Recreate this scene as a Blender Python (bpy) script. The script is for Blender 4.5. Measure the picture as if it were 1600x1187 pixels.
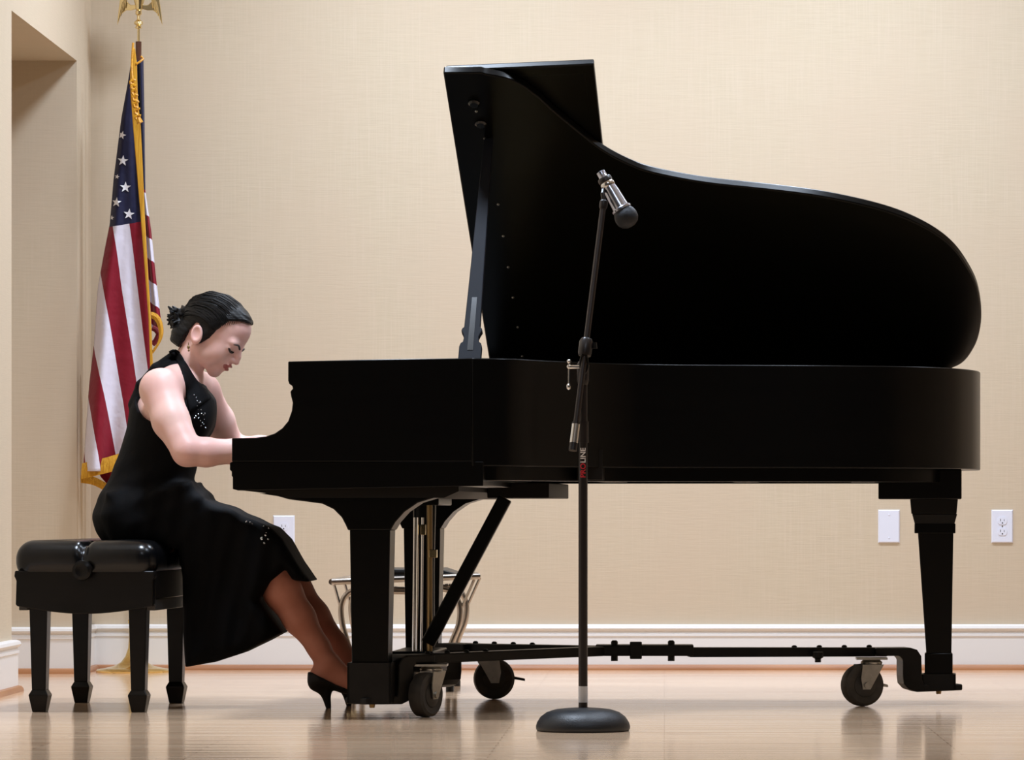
import bpy, bmesh, math, random
import numpy as np
from mathutils import Vector, Matrix
from mathutils.bvhtree import BVHTree
R = math.radians
random.seed(7)
sc = bpy.context.scene
for o in list(bpy.data.objects): bpy.data.objects.remove(o)
C = sc.collection

# ------------------------------------------------------------------ camera
F, PX, PY, H = 6200.0, 1038.0, 800.0, 0.565      # focal length (px of 1600), optical axis, eye height above the stage
cam = bpy.data.cameras.new('camera'); camo = bpy.data.objects.new('camera', cam); C.objects.link(camo)
cam.sensor_width = 36; cam.sensor_fit = 'HORIZONTAL'; cam.lens = F*36/1600
cam.shift_x = (800-PX)/1600; cam.shift_y = (PY-593.5)/1600
cam.clip_start = .1; cam.clip_end = 100
camo.location = (0, 0, H); camo.rotation_euler = (R(90), 0, 0)
sc.camera = camo
# ------------------------------------------------------------------ world, light, exposure
sc.view_settings.view_transform = 'Standard'; sc.view_settings.look = 'None'
sc.view_settings.gamma = 1; sc.view_settings.use_curve_mapping = False
sc.view_settings.exposure = 0.2
w = bpy.data.worlds.new('world'); sc.world = w; w.use_nodes = True
w.node_tree.nodes['Background'].inputs[0].default_value = (1.0, .95, .9, 1)
w.node_tree.nodes['Background'].inputs[1].default_value = .035
def area(name, loc, size, energy, col=(.82, .95, 1.14), rot=(0, 0, 0), spread=150):
    l = bpy.data.lights.new(name, 'AREA'); l.shape = 'DISK'; l.size = size; l.energy = energy; l.color = col
    l.spread = R(spread)
    o = bpy.data.objects.new(name, l); C.objects.link(o); o.location = loc; o.rotation_euler = rot
    return o
# recessed ceiling downlights over the stage
CEIL = 3.5
area('downlight', (-.85, 13.0, CEIL-.03), .5, 46)
area('downlight', (.75, 13.0, CEIL-.03), .5, 47)
area('downlight', (2.3, 13.0, CEIL-.03), .5, 16)
area('downlight', (-1.0, 10.6, CEIL-.03), .5, 58)
area('downlight', (.9, 10.6, CEIL-.03), .5, 26)
area('downlight', (0.0, 6.8, CEIL-.03), .6, 16)

# ------------------------------------------------------------------ helpers
def at(px, py, Y):                      # the point at distance Y seen at a photo pixel
    return Vector(((px-PX)/F*Y, Y, H+(PY-py)/F*Y))
INFO = {}
def tag(o, label=None, cat=None, group=None, kind=None):
    if label: o['label'] = label
    if cat: o['category'] = cat
    if group: o['group'] = group
    if kind: o['kind'] = kind
    return o
def thing(name, label, cat, loc=(0, 0, 0), rz=0, group=None):
    o = bpy.data.objects.new(name, None); C.objects.link(o); o.location = loc; o.rotation_euler = (0, 0, rz)
    o.empty_display_size = .1
    INFO[o.name] = Matrix.Translation(loc) @ Matrix.Rotation(rz, 4, 'Z')
    return tag(o, label, cat, group)
def finish(me, name, mat, parent=None, smooth=True, angle=35, bevel=0, world=False, seg=2):
    o = bpy.data.objects.new(name, me); C.objects.link(o)
    if parent:
        o.parent = parent
        root = parent
        while root.parent: root = root.parent
        if world and root.name in INFO: me.transform(INFO[root.name].inverted())
    mats = mat if isinstance(mat, (list, tuple)) else [mat]
    for m in mats: me.materials.append(m)
    if smooth:
        me.polygons.foreach_set('use_smooth', [True]*len(me.polygons))
        if angle < 180: me.set_sharp_from_angle(angle=R(angle))
    if bevel:
        b = o.modifiers.new('bevel', 'BEVEL'); b.width = bevel; b.segments = seg; b.limit_method = 'ANGLE'; b.angle_limit = R(40)
    return o
class MB:
    def __init__(s): s.v = []; s.f = []; s.m = []
    def add(s, vs, fs, m=0):
        n = len(s.v); s.v += [tuple(v) for v in vs]; s.f += [tuple(i+n for i in f) for f in fs]; s.m += [m]*len(fs); return s
    def box(s, x0, x1, y0, y1, z0, z1, m=0):
        vs = [(x, y, z) for z in (z0, z1) for y in (y0, y1) for x in (x0, x1)]
        return s.add(vs, [(0, 2, 3, 1), (4, 5, 7, 6), (0, 1, 5, 4), (2, 6, 7, 3), (0, 4, 6, 2), (1, 3, 7, 5)], m)
    def hull(s, lo, hi, m=0):            # two equal rings joined into a solid
        n = len(lo)
        fs = [tuple(reversed(range(n))), tuple(range(n, 2*n))] + [(i, (i+1) % n, (i+1) % n+n, i+n) for i in range(n)]
        return s.add(list(lo)+list(hi), fs, m)
    def prism(s, pts, axis, lo, hi, m=0):
        def mk(p, t): return {'x': (t, p[0], p[1]), 'y': (p[0], t, p[1]), 'z': (p[0], p[1], t)}[axis]
        return s.hull([mk(p, lo) for p in pts], [mk(p, hi) for p in pts], m)
    def tube(s, pts, r, n=10, m=0, cap=True, flat=1.0):
        pts = [Vector(p) for p in pts]; rs = r if isinstance(r, (list, tuple)) else [r]*len(pts)
        rings = []; up = None
        for i, p in enumerate(pts):
            t = (pts[min(i+1, len(pts)-1)]-pts[max(i-1, 0)]).normalized()
            if up is None:
                up = Vector((0, 0, 1)) if abs(t.z) < .9 else Vector((0, 1, 0))
            a = up-t*up.dot(t)
            if a.length < 1e-4: a = t.orthogonal()
            a.normalize(); b = t.cross(a); up = a
            rings.append([p+(a*math.cos(q)+b*math.sin(q)*flat)*rs[i] for q in [2*math.pi*k/n for k in range(n)]])
        base = len(s.v); s.v += [tuple(v) for rg in rings for v in rg]
        fs = []
        for i in range(len(pts)-1):
            for k in range(n):
                a0 = base+i*n+k; a1 = base+i*n+(k+1) % n
                fs.append((a0, a1, a1+n, a0+n))
        if cap: fs += [tuple(base+k for k in reversed(range(n))), tuple(base+(len(pts)-1)*n+k for k in range(n))]
        s.f += fs; s.m += [m]*len(fs); return s
    def lathe(s, prof, c=(0, 0, 0), n=32, axis=(0, 0, 1), m=0):   # prof: (radius, height)
        q = Vector((0, 0, 1)).rotation_difference(Vector(axis)); c = Vector(c)
        base = len(s.v); fs = []
        for r, h in prof:
            for k in range(n):
                a = 2*math.pi*k/n; s.v.append(tuple(c+q @ Vector((r*math.cos(a), r*math.sin(a), h))))
        for i in range(len(prof)-1):
            for k in range(n):
                a0 = base+i*n+k; a1 = base+i*n+(k+1) % n
                fs.append((a0, a1, a1+n, a0+n))
        fs += [tuple(base+k for k in reversed(range(n))), tuple(base+(len(prof)-1)*n+k for k in range(n))]
        s.f += fs; s.m += [m]*len(fs); return s
    def ball(s, c, r, n=12, m=0):
        rr = r if isinstance(r, (tuple, list)) else (r, r, r)
        k = n//2; base = len(s.v); fs = []
        for i in range(1, k):
            for j in range(n):
                t = math.pi*i/k; p = 2*math.pi*j/n
                s.v.append((c[0]+rr[0]*math.sin(t)*math.cos(p), c[1]+rr[1]*math.sin(t)*math.sin(p), c[2]-rr[2]*math.cos(t)))
        for i in range(k-2):
            for j in range(n):
                a = base+i*n+j; b = base+i*n+(j+1) % n; fs.append((a, b, b+n, a+n))
        lo = len(s.v); s.v.append((c[0], c[1], c[2]-rr[2])); s.v.append((c[0], c[1], c[2]+rr[2]))
        for j in range(n):
            fs.append((base+(j+1) % n, base+j, lo)); fs.append((base+(k-2)*n+j, base+(k-2)*n+(j+1) % n, lo+1))
        s.f += fs; s.m += [m]*len(fs); return s
    def mesh(s, name):
        me = bpy.data.meshes.new(name); me.from_pydata(s.v, [], s.f); me.update()
        bm = bmesh.new(); bm.from_mesh(me); bmesh.ops.recalc_face_normals(bm, faces=bm.faces); bm.to_mesh(me); bm.free()
        me.polygons.foreach_set('material_index', s.m)
        return me
    def build(s, name, mat, parent=None, **k): return finish(s.mesh(name), name, mat, parent, **k)
def catmull(p, n=6):
    p = [Vector(q) for q in p]; out = []
    for i in range(len(p)-1):
        a, b, c, d = p[max(i-1, 0)], p[i], p[i+1], p[min(i+2, len(p)-1)]
        for k in range(n):
            t = k/n
            out.append(.5*((2*b)+(c-a)*t+(2*a-5*b+4*c-d)*t*t+(3*b-a-3*c+d)*t**3))
    return out+[p[-1]]
def s2l(c): return tuple((x/12.92 if x <= .04045 else ((x+.055)/1.055)**2.4) for x in [v/255 for v in c])

# ------------------------------------------------------------------ materials
def mat(name, col, rough=.5, metal=0, spec=.5, coat=0, coat_rough=.05, noise=None, bump=None, sheen=0):
    m = bpy.data.materials.new(name); m.use_nodes = True
    nt = m.node_tree; b = nt.nodes['Principled BSDF']
    b.inputs['Base Color'].default_value = (*col, 1); b.inputs['Roughness'].default_value = rough
    b.inputs['Metallic'].default_value = metal; b.inputs['Specular IOR Level'].default_value = spec
    b.inputs['Coat Weight'].default_value = coat; b.inputs['Coat Roughness'].default_value = coat_rough
    b.inputs['Sheen Weight'].default_value = sheen
    tc = nt.nodes.new('ShaderNodeTexCoord')
    def nz(scale, detail):
        mp = nt.nodes.new('ShaderNodeMapping'); mp.inputs['Scale'].default_value = scale if isinstance(scale, tuple) else (scale,)*3
        nt.links.new(tc.outputs['Object'], mp.inputs[0])
        n = nt.nodes.new('ShaderNodeTexNoise'); n.inputs['Scale'].default_value = 1; n.inputs['Detail'].default_value = detail
        nt.links.new(mp.outputs[0], n.inputs['Vector']); return n
    if noise:                           # (scale, other colour, amount)
        n = nz(noise[0], 4); rp = nt.nodes.new('ShaderNodeValToRGB')
        rp.color_ramp.elements[0].position = .35; rp.color_ramp.elements[1].position = .65
        rp.color_ramp.elements[0].color = (*col, 1); rp.color_ramp.elements[1].color = (*noise[1], 1)
        nt.links.new(n.outputs[0], rp.inputs[0]); nt.links.new(rp.outputs[0], b.inputs['Base Color'])
    if bump:                            # (scale, strength, distance)
        n = nz(bump[0], 3); bp = nt.nodes.new('ShaderNodeBump'); bp.inputs['Strength'].default_value = bump[1]; bp.inputs['Distance'].default_value = bump[2]
        nt.links.new(n.outputs[0], bp.inputs['Height']); nt.links.new(bp.outputs[0], b.inputs['Normal'])
    return m
M = {}
M['ebony'] = mat('satin_ebony', (.0016, .0014, .0012), .30, spec=.16, noise=((2, 2, 30), (.0022, .0019, .0016)))
M['ebony_edge'] = mat('polished_ebony', (.004, .004, .004), .18, spec=.5)
M['ebony_under'] = mat('raw_underside', (.006, .0045, .003), .6, spec=.2)
M['black_steel'] = mat('black_steel', (.004, .0035, .003), .42, spec=.25, noise=(30, (.007, .006, .005)))
M['zinc'] = mat('zinc_plate', (.55, .54, .5), .34, metal=1, noise=(25, (.4, .39, .36)))
M['chrome'] = mat('chrome', (.8, .8, .8), .16, metal=1)
M['brass'] = mat('polished_brass', (.88, .72, .40), .18, metal=1)
M['brass_base'] = mat('brass_stand', (.78, .58, .24), .14, metal=1)
M['brass_dull'] = mat('aged_brass', (.30, .21, .10), .4, metal=1)
M['tire'] = mat('rubber_tire', (.05, .045, .04), .55, spec=.3, noise=(40, (.07, .062, .052)))
M['hubdark'] = mat('wheel_hub', (.03, .027, .024), .4)
M['leather'] = mat('black_leather', (.002, .002, .0025), .24, spec=.4, bump=(220, .08, .002))
M['bench_wood'] = mat('bench_wood', (.003, .0025, .002), .3, spec=.22, noise=((8, 8, 40), (.005, .004, .0035)))
M['rail'] = mat('bench_rail', (.05, .045, .04), .4, spec=.4)
M['white_paint'] = mat('trim_paint', s2l((232, 228, 224)), .3, spec=.45)
M['plastic'] = mat('white_plastic', s2l((226, 228, 240)), .3, spec=.4)
M['slot'] = mat('outlet_slot', (.03, .03, .03), .6)
M['shoe_mould'] = mat('shoe_moulding', s2l((178, 122, 80)), .35, noise=((3, 3, 20), s2l((160, 105, 66))))
M['ivory'] = mat('key_white', s2l((235, 230, 215)), .25)
M['gold_plate'] = mat('iron_plate', (.35, .24, .09), .35, metal=.8)
M['felt'] = mat('red_felt', (.25, .02, .02), .9)
M['skin'] = mat('skin', s2l((238, 196, 184)), .48, spec=.4, noise=(9, s2l((232, 182, 172))))
_b = M['skin'].node_tree.nodes['Principled BSDF']
_b.inputs['Subsurface Weight'].default_value = .12; _b.inputs['Subsurface Radius'].default_value = (.01, .004, .002); _b.inputs['Subsurface Scale'].default_value = 1
M['stocking'] = mat('sheer_stocking', s2l((214, 142, 120)), .5, spec=.35, noise=(14, s2l((200, 128, 106))))
M['lips'] = mat('lips', s2l((186, 106, 100)), .4)
M['lash'] = mat('lash_and_brow', (.02, .012, .01), .6)
M['eye_white'] = mat('eye_white', s2l((215, 200, 190)), .2)
M['hair'] = mat('dark_hair', (.003, .0028, .003), .46, spec=.22, bump=((40, 40, 220), .4, .003), noise=((30, 30, 160), (.009, .008, .008)))
M['dress'] = mat('black_dress', (.0022, .0022, .0028), .75, spec=.12, sheen=.0, bump=((14, 14, 10), .25, .02))
M['sequin'] = mat('silver_sequin', (.62, .7, .76), .25, metal=1)
M['shoe'] = mat('black_suede_shoe', (.006, .006, .006), .5, spec=.3)
M['fringe'] = mat('gold_fringe', s2l((222, 168, 52)), .6, spec=.3, noise=((260, 260, 8), s2l((188, 130, 28))), bump=((400, 400, 12), .6, .004))
M['cord'] = mat('gold_cord', s2l((226, 165, 30)), .5, noise=(160, s2l((190, 125, 14))))
M['pole'] = mat('flag_pole_wood', s2l((92, 52, 34)), .3, noise=((60, 60, 5), s2l((70, 38, 26))))
M['star'] = mat('white_star', s2l((240, 240, 245)), .7)
M['mic_body'] = mat('brushed_silver', (.55, .58, .68), .24, metal=1)
M['mic_grille'] = mat('dark_grille', (.02, .022, .027), .45, metal=.4, bump=(900, .6, .002))
M['stand_black'] = mat('stand_tube', (.012, .008, .007), .35, spec=.5)
M['stand_brown'] = mat('boom_tube', (.02, .013, .010), .36, spec=.4)
M['cast_base'] = mat('cast_iron_base', (.014, .016, .019), .42, spec=.5, bump=(350, .35, .002))
M['sticker'] = mat('paper_label', s2l((214, 214, 214)), .6)
M['print_white'] = mat('print_white', s2l((228, 224, 222)), .5)
M['print_red'] = mat('print_red', s2l((205, 30, 48)), .5)
M['chair_metal'] = mat('satin_steel', (.52, .47, .42), .3, metal=1)
M['chair_pad'] = mat('black_vinyl', (.012, .011, .011), .4)
M['ceiling'] = mat('ceiling_paint', s2l((236, 230, 218)), .8)

def wall_mat():
    m = bpy.data.materials.new('grasscloth_wallpaper'); m.use_nodes = True; nt = m.node_tree; b = nt.nodes['Principled BSDF']
    b.inputs['Roughness'].default_value = .75; b.inputs['Specular IOR Level'].default_value = .2
    tc = nt.nodes.new('ShaderNodeTexCoord')
    def nz(scale, detail=3):
        mp = nt.nodes.new('ShaderNodeMapping'); mp.inputs['Scale'].default_value = scale; nt.links.new(tc.outputs['Object'], mp.inputs[0])
        n = nt.nodes.new('ShaderNodeTexNoise'); n.inputs['Scale'].default_value = 1; n.inputs['Detail'].default_value = detail
        nt.links.new(mp.outputs[0], n.inputs['Vector']); return n
    def mix(a, bb, fac, mode='MIX'):
        x = nt.nodes.new('ShaderNodeMix'); x.data_type = 'RGBA'; x.blend_type = mode
        for s, v in ((x.inputs[0], fac), (x.inputs[6], a), (x.inputs[7], bb)):
            if isinstance(v, (int, float)): s.default_value = v
            elif isinstance(v, tuple): s.default_value = (*v, 1)
            else: nt.links.new(v, s)
        return x.outputs[2]
    def ramp(src, lo, hi):
        r = nt.nodes.new('ShaderNodeMapRange'); r.inputs[1].default_value = lo; r.inputs[2].default_value = hi
        nt.links.new(src, r.inputs[0]); return r.outputs[0]
    hz = nz((14, 14, 230), 4); vt = nz((170, 170, 5), 3); big = nz((2.2, 2.2, 1.6), 2)
    c1 = mix(s2l((205, 189, 164)), s2l((198, 181, 156)), ramp(hz.outputs[0], .2, .8))
    c2 = mix(c1, s2l((208, 191, 169)), ramp(vt.outputs[0], .45, .9))
    c3 = mix(c2, s2l((203, 184, 160)), ramp(big.outputs[0], .4, .75))
    nt.links.new(c3, b.inputs['Base Color'])
    bp = nt.nodes.new('ShaderNodeBump'); bp.inputs['Strength'].default_value = .12; bp.inputs['Distance'].default_value = .003
    nt.links.new(hz.outputs[0], bp.inputs['Height']); nt.links.new(bp.outputs[0], b.inputs['Normal'])
    return m
M['wall'] = wall_mat()
def floor_mat():
    m = bpy.data.materials.new('strip_oak_floor'); m.use_nodes = True; nt = m.node_tree; b = nt.nodes['Principled BSDF']
    tc = nt.nodes.new('ShaderNodeTexCoord')
    br = nt.nodes.new('ShaderNodeTexBrick'); br.offset = .37; br.squash = 1
    br.inputs['Color1'].default_value = (*s2l((228, 198, 166)), 1); br.inputs['Color2'].default_value = (*s2l((214, 180, 148)), 1)
    br.inputs['Mortar'].default_value = (*s2l((120, 82, 54)), 1); br.inputs['Scale'].default_value = 1
    br.inputs['Mortar Size'].default_value = .0012; br.inputs['Brick Width'].default_value = 1.1; br.inputs['Row Height'].default_value = .057
    nt.links.new(tc.outputs['Object'], br.inputs['Vector'])
    mp = nt.nodes.new('ShaderNodeMapping'); mp.inputs['Scale'].default_value = (3, 60, 1); nt.links.new(tc.outputs['Object'], mp.inputs[0])
    n = nt.nodes.new('ShaderNodeTexNoise'); n.inputs['Scale'].default_value = 1; n.inputs['Detail'].default_value = 5; nt.links.new(mp.outputs[0], n.inputs['Vector'])
    x = nt.nodes.new('ShaderNodeMix'); x.data_type = 'RGBA'; x.blend_type = 'MULTIPLY'; x.inputs[0].default_value = .5
    rp = nt.nodes.new('ShaderNodeValToRGB'); rp.color_ramp.elements[0].color = (.72, .62, .53, 1); rp.color_ramp.elements[0].position = .35; rp.color_ramp.elements[1].position = .65
    nt.links.new(n.outputs[0], rp.inputs[0]); nt.links.new(br.outputs[0], x.inputs[6]); nt.links.new(rp.outputs[0], x.inputs[7])
    nt.links.new(x.outputs[2], b.inputs['Base Color'])
    b.inputs['Roughness'].default_value = .115; b.inputs['Specular IOR Level'].default_value = .27
    # varnish unevenness: every strip lies a hair differently
    mp2 = nt.nodes.new('ShaderNodeMapping'); mp2.inputs['Scale'].default_value = (1.2, 17.5, 1); nt.links.new(tc.outputs['Object'], mp2.inputs[0])
    n2 = nt.nodes.new('ShaderNodeTexNoise'); n2.inputs['Scale'].default_value = 1; n2.inputs['Detail'].default_value = 1; nt.links.new(mp2.outputs[0], n2.inputs['Vector'])
    bp = nt.nodes.new('ShaderNodeBump'); bp.inputs['Strength'].default_value = .09; bp.inputs['Distance'].default_value = .01
    nt.links.new(n2.outputs[0], bp.inputs['Height']); nt.links.new(bp.outputs[0], b.inputs['Normal'])
    return m
M['floor'] = floor_mat()

# ------------------------------------------------------------------ the room
WY, WX = 14.24, -2.058                 # back wall, left wall
JN, JF, OT, AL = 12.51, 13.90, 2.146, -2.62   # opening in the left wall: near and far jamb, head height, depth
RX, FY = 5.2, -2.5
def struct(o): o['kind'] = 'structure'; return o
struct(MB().box(-3.2, RX+.2, FY, WY+.2, -.12, 0).build('floor', M['floor'], smooth=False))
struct(MB().box(-3.2, RX+.2, 4.5, WY+.2, CEIL, CEIL+.1).build('ceiling', M['ceiling'], smooth=False))
struct(MB().box(WX-.9, RX, WY, WY+.15, 0, CEIL).build('wall_back', M['wall'], smooth=False))
wl = MB()
wl.box(AL-.1, WX, 8.5, JN, 0, CEIL); wl.box(AL-.1, WX, JF, WY, 0, CEIL)
wl.box(AL-.1, WX, JN, JF, OT, CEIL); wl.box(AL-.1, AL, JN, JF, 0, OT)
struct(wl.build('wall_left', M['wall'], smooth=False))
struct(MB().box(RX, RX+.15, 8.5, WY, 0, CEIL).build('wall_right', M['wall'], smooth=False))
# baseboards: flat board with a rounded cap, profile (out from the wall, height)
BP = [(0, 0), (.018, 0), (.018, .118), (.021, .121), (.021, .129), (.017, .133), (.017, .139), (.024, .143), (.027, .149), (.024, .158), (.014, .163), (0, .163)]
SP = [(.018, 0), (.034, 0), (.033, .008), (.028, .016), (.018, .019)]
def run(name, prof, path, m):
    # path: plan polyline; the profile is mitred along it, standing out to the right of the direction of travel
    b = MB(); n = len(path); rings = []
    for i, p in enumerate(path):
        p = Vector(p); ds = []
        if i > 0: ds.append((p-Vector(path[i-1])).normalized())
        if i < n-1: ds.append((Vector(path[i+1])-p).normalized())
        ns = [Vector((d.y, -d.x)) for d in ds]
        nn = ns[0] if len(ns) == 1 else (ns[0]+ns[1])/(1+ns[0].dot(ns[1]))
        rings.append([(p.x+nn.x*a, p.y+nn.y*a, z) for a, z in prof])
    k = len(prof); b.v = [v for r in rings for v in r]
    for i in range(n-1):
        for j in range(k): b.f.append((i*k+j, i*k+(j+1) % k, (i+1)*k+(j+1) % k, (i+1)*k+j))
    b.f += [tuple(range(k)), tuple((n-1)*k+j for j in reversed(range(k)))]; b.m = [0]*len(b.f)
    return struct(b.build(name, m, angle=25))
run('baseboard_back', BP, [(WX, WY), (RX, WY)], M['white_paint'])
run('trim_1', SP, [(WX, WY), (RX, WY)], M['shoe_mould'])
pathf = [(AL, JF), (WX, JF), (WX, WY)]
run('baseboard_alcove', BP, pathf, M['white_paint']); run('trim_2', SP, pathf, M['shoe_mould'])
pathn = [(WX, 8.5), (WX, JN), (AL, JN)]
run('baseboard_left', BP, pathn, M['white_paint']); run('trim_3', SP, pathn, M['shoe_mould'])

# wall plates
def plate(name, label, cx, cz, outlet):
    t = thing(name, label, 'outlet' if outlet else 'wall plate', (cx, WY, cz))
    b = MB(); hw, hh = .039, .0595
    b.hull([(-hw, 0, -hh), (hw, 0, -hh), (hw, 0, hh), (-hw, 0, hh)], [(-hw+.004, -.006, -hh+.004), (hw-.004, -.006, -hh+.004), (hw-.004, -.006, hh-.004), (-hw+.004, -.006, hh-.004)])
    b.build('cover', M['plastic'], t, smooth=False)
    if outlet:
        for s in (-1, 1):
            f = MB(); z0 = s*.0195
            f.prism([(.0165*math.cos(a), z0+max(-.0135, min(.0135, .0165*math.sin(a)))) for a in [2*math.pi*k/24 for k in range(24)]], 'y', -.0075, -.005)
            face = f.build('receptacle', M['plastic'], t, smooth=False)
            q = MB(); q.box(-.0075, -.0055, -.0079, -.006, z0-.001, z0+.007); q.box(.0055, .0072, -.0079, -.006, z0-.001, z0+.006)
            q.lathe([(.0026, 0), (.0026, .0018)], (0, -.0061, z0-.0075), 10, (0, -1, 0)); q.build('slot', M['slot'], face, smooth=False)
        MB().lathe([(.003, 0), (.0025, .0012)], (0, -.006, 0), 12, (0, -1, 0)).build('screw', M['zinc'], t)
    else:
        for s in (-1, 1):
            MB().lathe([(.003, 0), (.0025, .0012)], (0, -.006, s*.0415), 12, (0, -1, 0)).build('screw', M['plastic'], t)
p = at(443.5, 831, WY); plate('wall_outlet', 'white duplex wall outlet half hidden behind the pianist\'s knee', p.x, p.z, True)
p = at(1389, 822, WY); plate('blank_wall_plate', 'blank white wall plate on the back wall beside the piano\'s tail leg', p.x, p.z, False)
p = at(1566, 822, WY); plate('wall_outlet', 'white duplex wall outlet on the back wall beyond the piano\'s tail', p.x, p.z, True)
# ------------------------------------------------------------------ grand piano; local axes: x along the strings, y from treble side to spine
PO, PA = (-1.179, 10.78, 0), -R(3.6)
piano = thing('grand_piano', 'black grand piano with its lid propped open, resting on a wheeled dolly', 'piano', PO, PA)
INV = INFO[piano.name].inverted()
def L(px, py, Y): return INV @ at(px, py, Y)
RIMC = [(.66, 0), (.74, .028), (.79, .078), (.838, .160), (.903, .258), (.969, .350), (1.038, .415), (1.109, .458), (1.253, .505), (1.436, .54),
        (1.564, .568), (1.673, .604), (1.765, .644), (1.839, .69), (1.913, .757), (1.969, .836), (2.011, .936), (2.037, 1.03), (2.05, 1.15),
        (2.047, 1.25), (2.031, 1.34), (1.994, 1.425), (1.93, 1.47)]
curve = [(q.x, q.y) for q in catmull([(x, y, 0) for x, y in RIMC], 5)]
def offset(poly, d):                    # shift an open plan polyline inwards (to the left of travel)
    out = []
    for i, p in enumerate(poly):
        a = Vector(poly[max(i-1, 0)]); b = Vector(poly[min(i+1, len(poly)-1)]); t = (b-a).normalized()
        out.append((p[0]-t.y*d, p[1]+t.x*d))
    return out
def band(outer, inner, z0, z1):
    b = MB(); n = len(outer)
    b.v = [(x, y, z0) for x, y in outer]+[(x, y, z1) for x, y in outer]+[(x, y, z0) for x, y in inner]+[(x, y, z1) for x, y in inner]
    for i in range(n-1):
        b.f += [(i, i+1, n+i+1, n+i), (2*n+i, 3*n+i, 3*n+i+1, 2*n+i+1), (n+i, n+i+1, 3*n+i+1, 3*n+i), (i, 2*n+i, 2*n+i+1, i+1)]
    b.f += [(0, n, 3*n, 2*n), (n-1, 3*n-1, 4*n-1, 2*n-1)]
    b.m = [0]*len(b.f); return b
PW = 1.47
outer = curve+[(1.6, PW), (1.2, PW), (.8, PW), (.66, PW)]
inner = offset(outer, .055)
ZB, ZT = .690, .982
band(outer, inner, ZB, ZT).build('rim', M['ebony'], piano, angle=30, bevel=.003)
band(offset(outer, .06), offset(outer, .13), .652, .70).build('inner_rim', M['ebony'], piano, angle=30, bevel=.002)
# case arms with the scrolled cheek profile
arm = [(.158, .974), (.158, .922), (.161, .913), (.169, .908), (.171, .900), (.164, .893), (.166, .88), (.1705, .862), (.168, .84), (.158, .812), (.142, .793), (.122, .779),
       (.098, .771), (.07, .7675), (.004, .766), (.004, .702), (.66, .702), (.66, .982), (.4, .979)]
for lo, hi in ((0, .055), (PW-.055, PW)):
    MB().prism(arm, 'y', lo, hi).build('case_arm', M['ebony'], piano, angle=30, bevel=.0025)
for lo, hi in ((.06, .13), (PW-.13, PW-.06)):
    MB().box(.01, .16, lo, hi, .702, .748).build('key_block', M['ebony'], piano, bevel=.003)
# key bed with its stepped mouldings
kb = [(.004, .702), (-.002, .699), (-.002, .680), (.003, .676), (.003, .664), (.006, .660), (.006, .628), (.02, .624), (.69, .636), (.69, .702)]
MB().prism(kb, 'y', .002, PW-.002).build('key_bed', M['ebony'], piano, angle=25, bevel=.002)
MB().prism([(.012, .626), (.135, .612), (.15, .604), (.58, .604), (.62, .622), (.62, .636)], 'y', .03, PW-.03).build('key_bed_block', M['ebony_under'], piano)
MB().box(.62, .80, .75, 1.40, .606, .65).build('action_rail', M['ebony_under'], piano, bevel=.003)
MB().box(.008, .03, .13, PW-.13, .702, .725).build('key_slip', M['ebony'], piano, bevel=.003)
k = MB()
for i in range(52):
    y0 = .135+i*(PW-.27)/52; k.box(.03, .178, y0+.0005, y0+(PW-.27)/52-.0005, .704, .727)
k.build('white_keys', M['ivory'], piano, smooth=False)
k = MB()
pat = [1, 1, 0, 1, 1, 1, 0]
for i in range(51):
    if pat[(i+5) % 7]:
        y0 = .135+(i+1)*(PW-.27)/52; k.hull([(.08, y0-.0055, .727), (.178, y0-.0055, .727), (.178, y0+.0055, .727), (.08, y0+.0055, .727)], [(.088, y0-.004, .738), (.178, y0-.004, .738), (.178, y0+.004, .738), (.088, y0+.004, .738)])
k.build('black_keys', M['ebony_edge'], piano, smooth=False)
MB().prism([(.178, .725), (.195, .725), (.195, .93), (.18, .93), (.186, .86), (.180, .78)], 'y', .055, PW-.055).build('fallboard', M['ebony_edge'], piano, angle=30)
MB().box(.195, .60, .055, PW-.055, .925, .94).build('music_shelf', M['ebony'], piano)
pl = [(.61, .06), (.61, PW-.06)]+list(reversed(offset(outer, .056)[:-4]))
MB().prism([(x, y) for x, y in pl], 'z', .86, .875).build('iron_plate', M['gold_plate'], piano, smooth=False)
b = MB()
for i in range(60):
    y0 = .12+i*.021; xe = max(q[0] for q in curve if q[1] <= y0+.02)-.12
    b.box(.62, max(.66, xe), y0, y0+.0018, .889, .8908)
b.build('strings', M['chrome'], piano, smooth=False)
for x in (.95, 1.35, 1.7):
    yy = min(q[1] for q in curve if abs(q[0]-x) < .05)+.1
    MB().box(x-.035, x+.035, yy, PW-.07, .655, .74).build('brace_beam', M['ebony_under'], piano)
# --- front legs
legp = [(.315, .516), (.309, .53), (.298, .551), (.276, .573), (.245, .588), (.20, .594), (.153, .600), (.123, .6085), (.07, .6165), (.61, .624), (.595, .613), (.55, .604), (.507, .591), (.470, .566), (.445, .538), (.432, .516)]
for v0 in (.045, 1.19):
    t = MB(); t.prism(legp, 'y', v0, v0+.125)
    lg = t.build('leg_bracket', M['ebony'], piano, angle=30, bevel=.003)
    t = MB(); cx = .373; vm = v0+.062
    t.hull([(cx-.049, vm-.046, .13), (cx+.049, vm-.046, .13), (cx+.049, vm+.046, .13), (cx-.049, vm+.046, .13)],
           [(cx-.054, vm-.055, .518), (cx+.057, vm-.055, .518), (cx+.057, vm+.055, .518), (cx-.054, vm+.055, .518)])
    t.build('leg', M['ebony'], piano, smooth=False, bevel=.003)
    t = MB(); t.box(cx-.052, cx+.052, vm-.05, vm+.05, .065, .135); t.build('leg_foot', M['ebony'], piano, bevel=.004)
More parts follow.
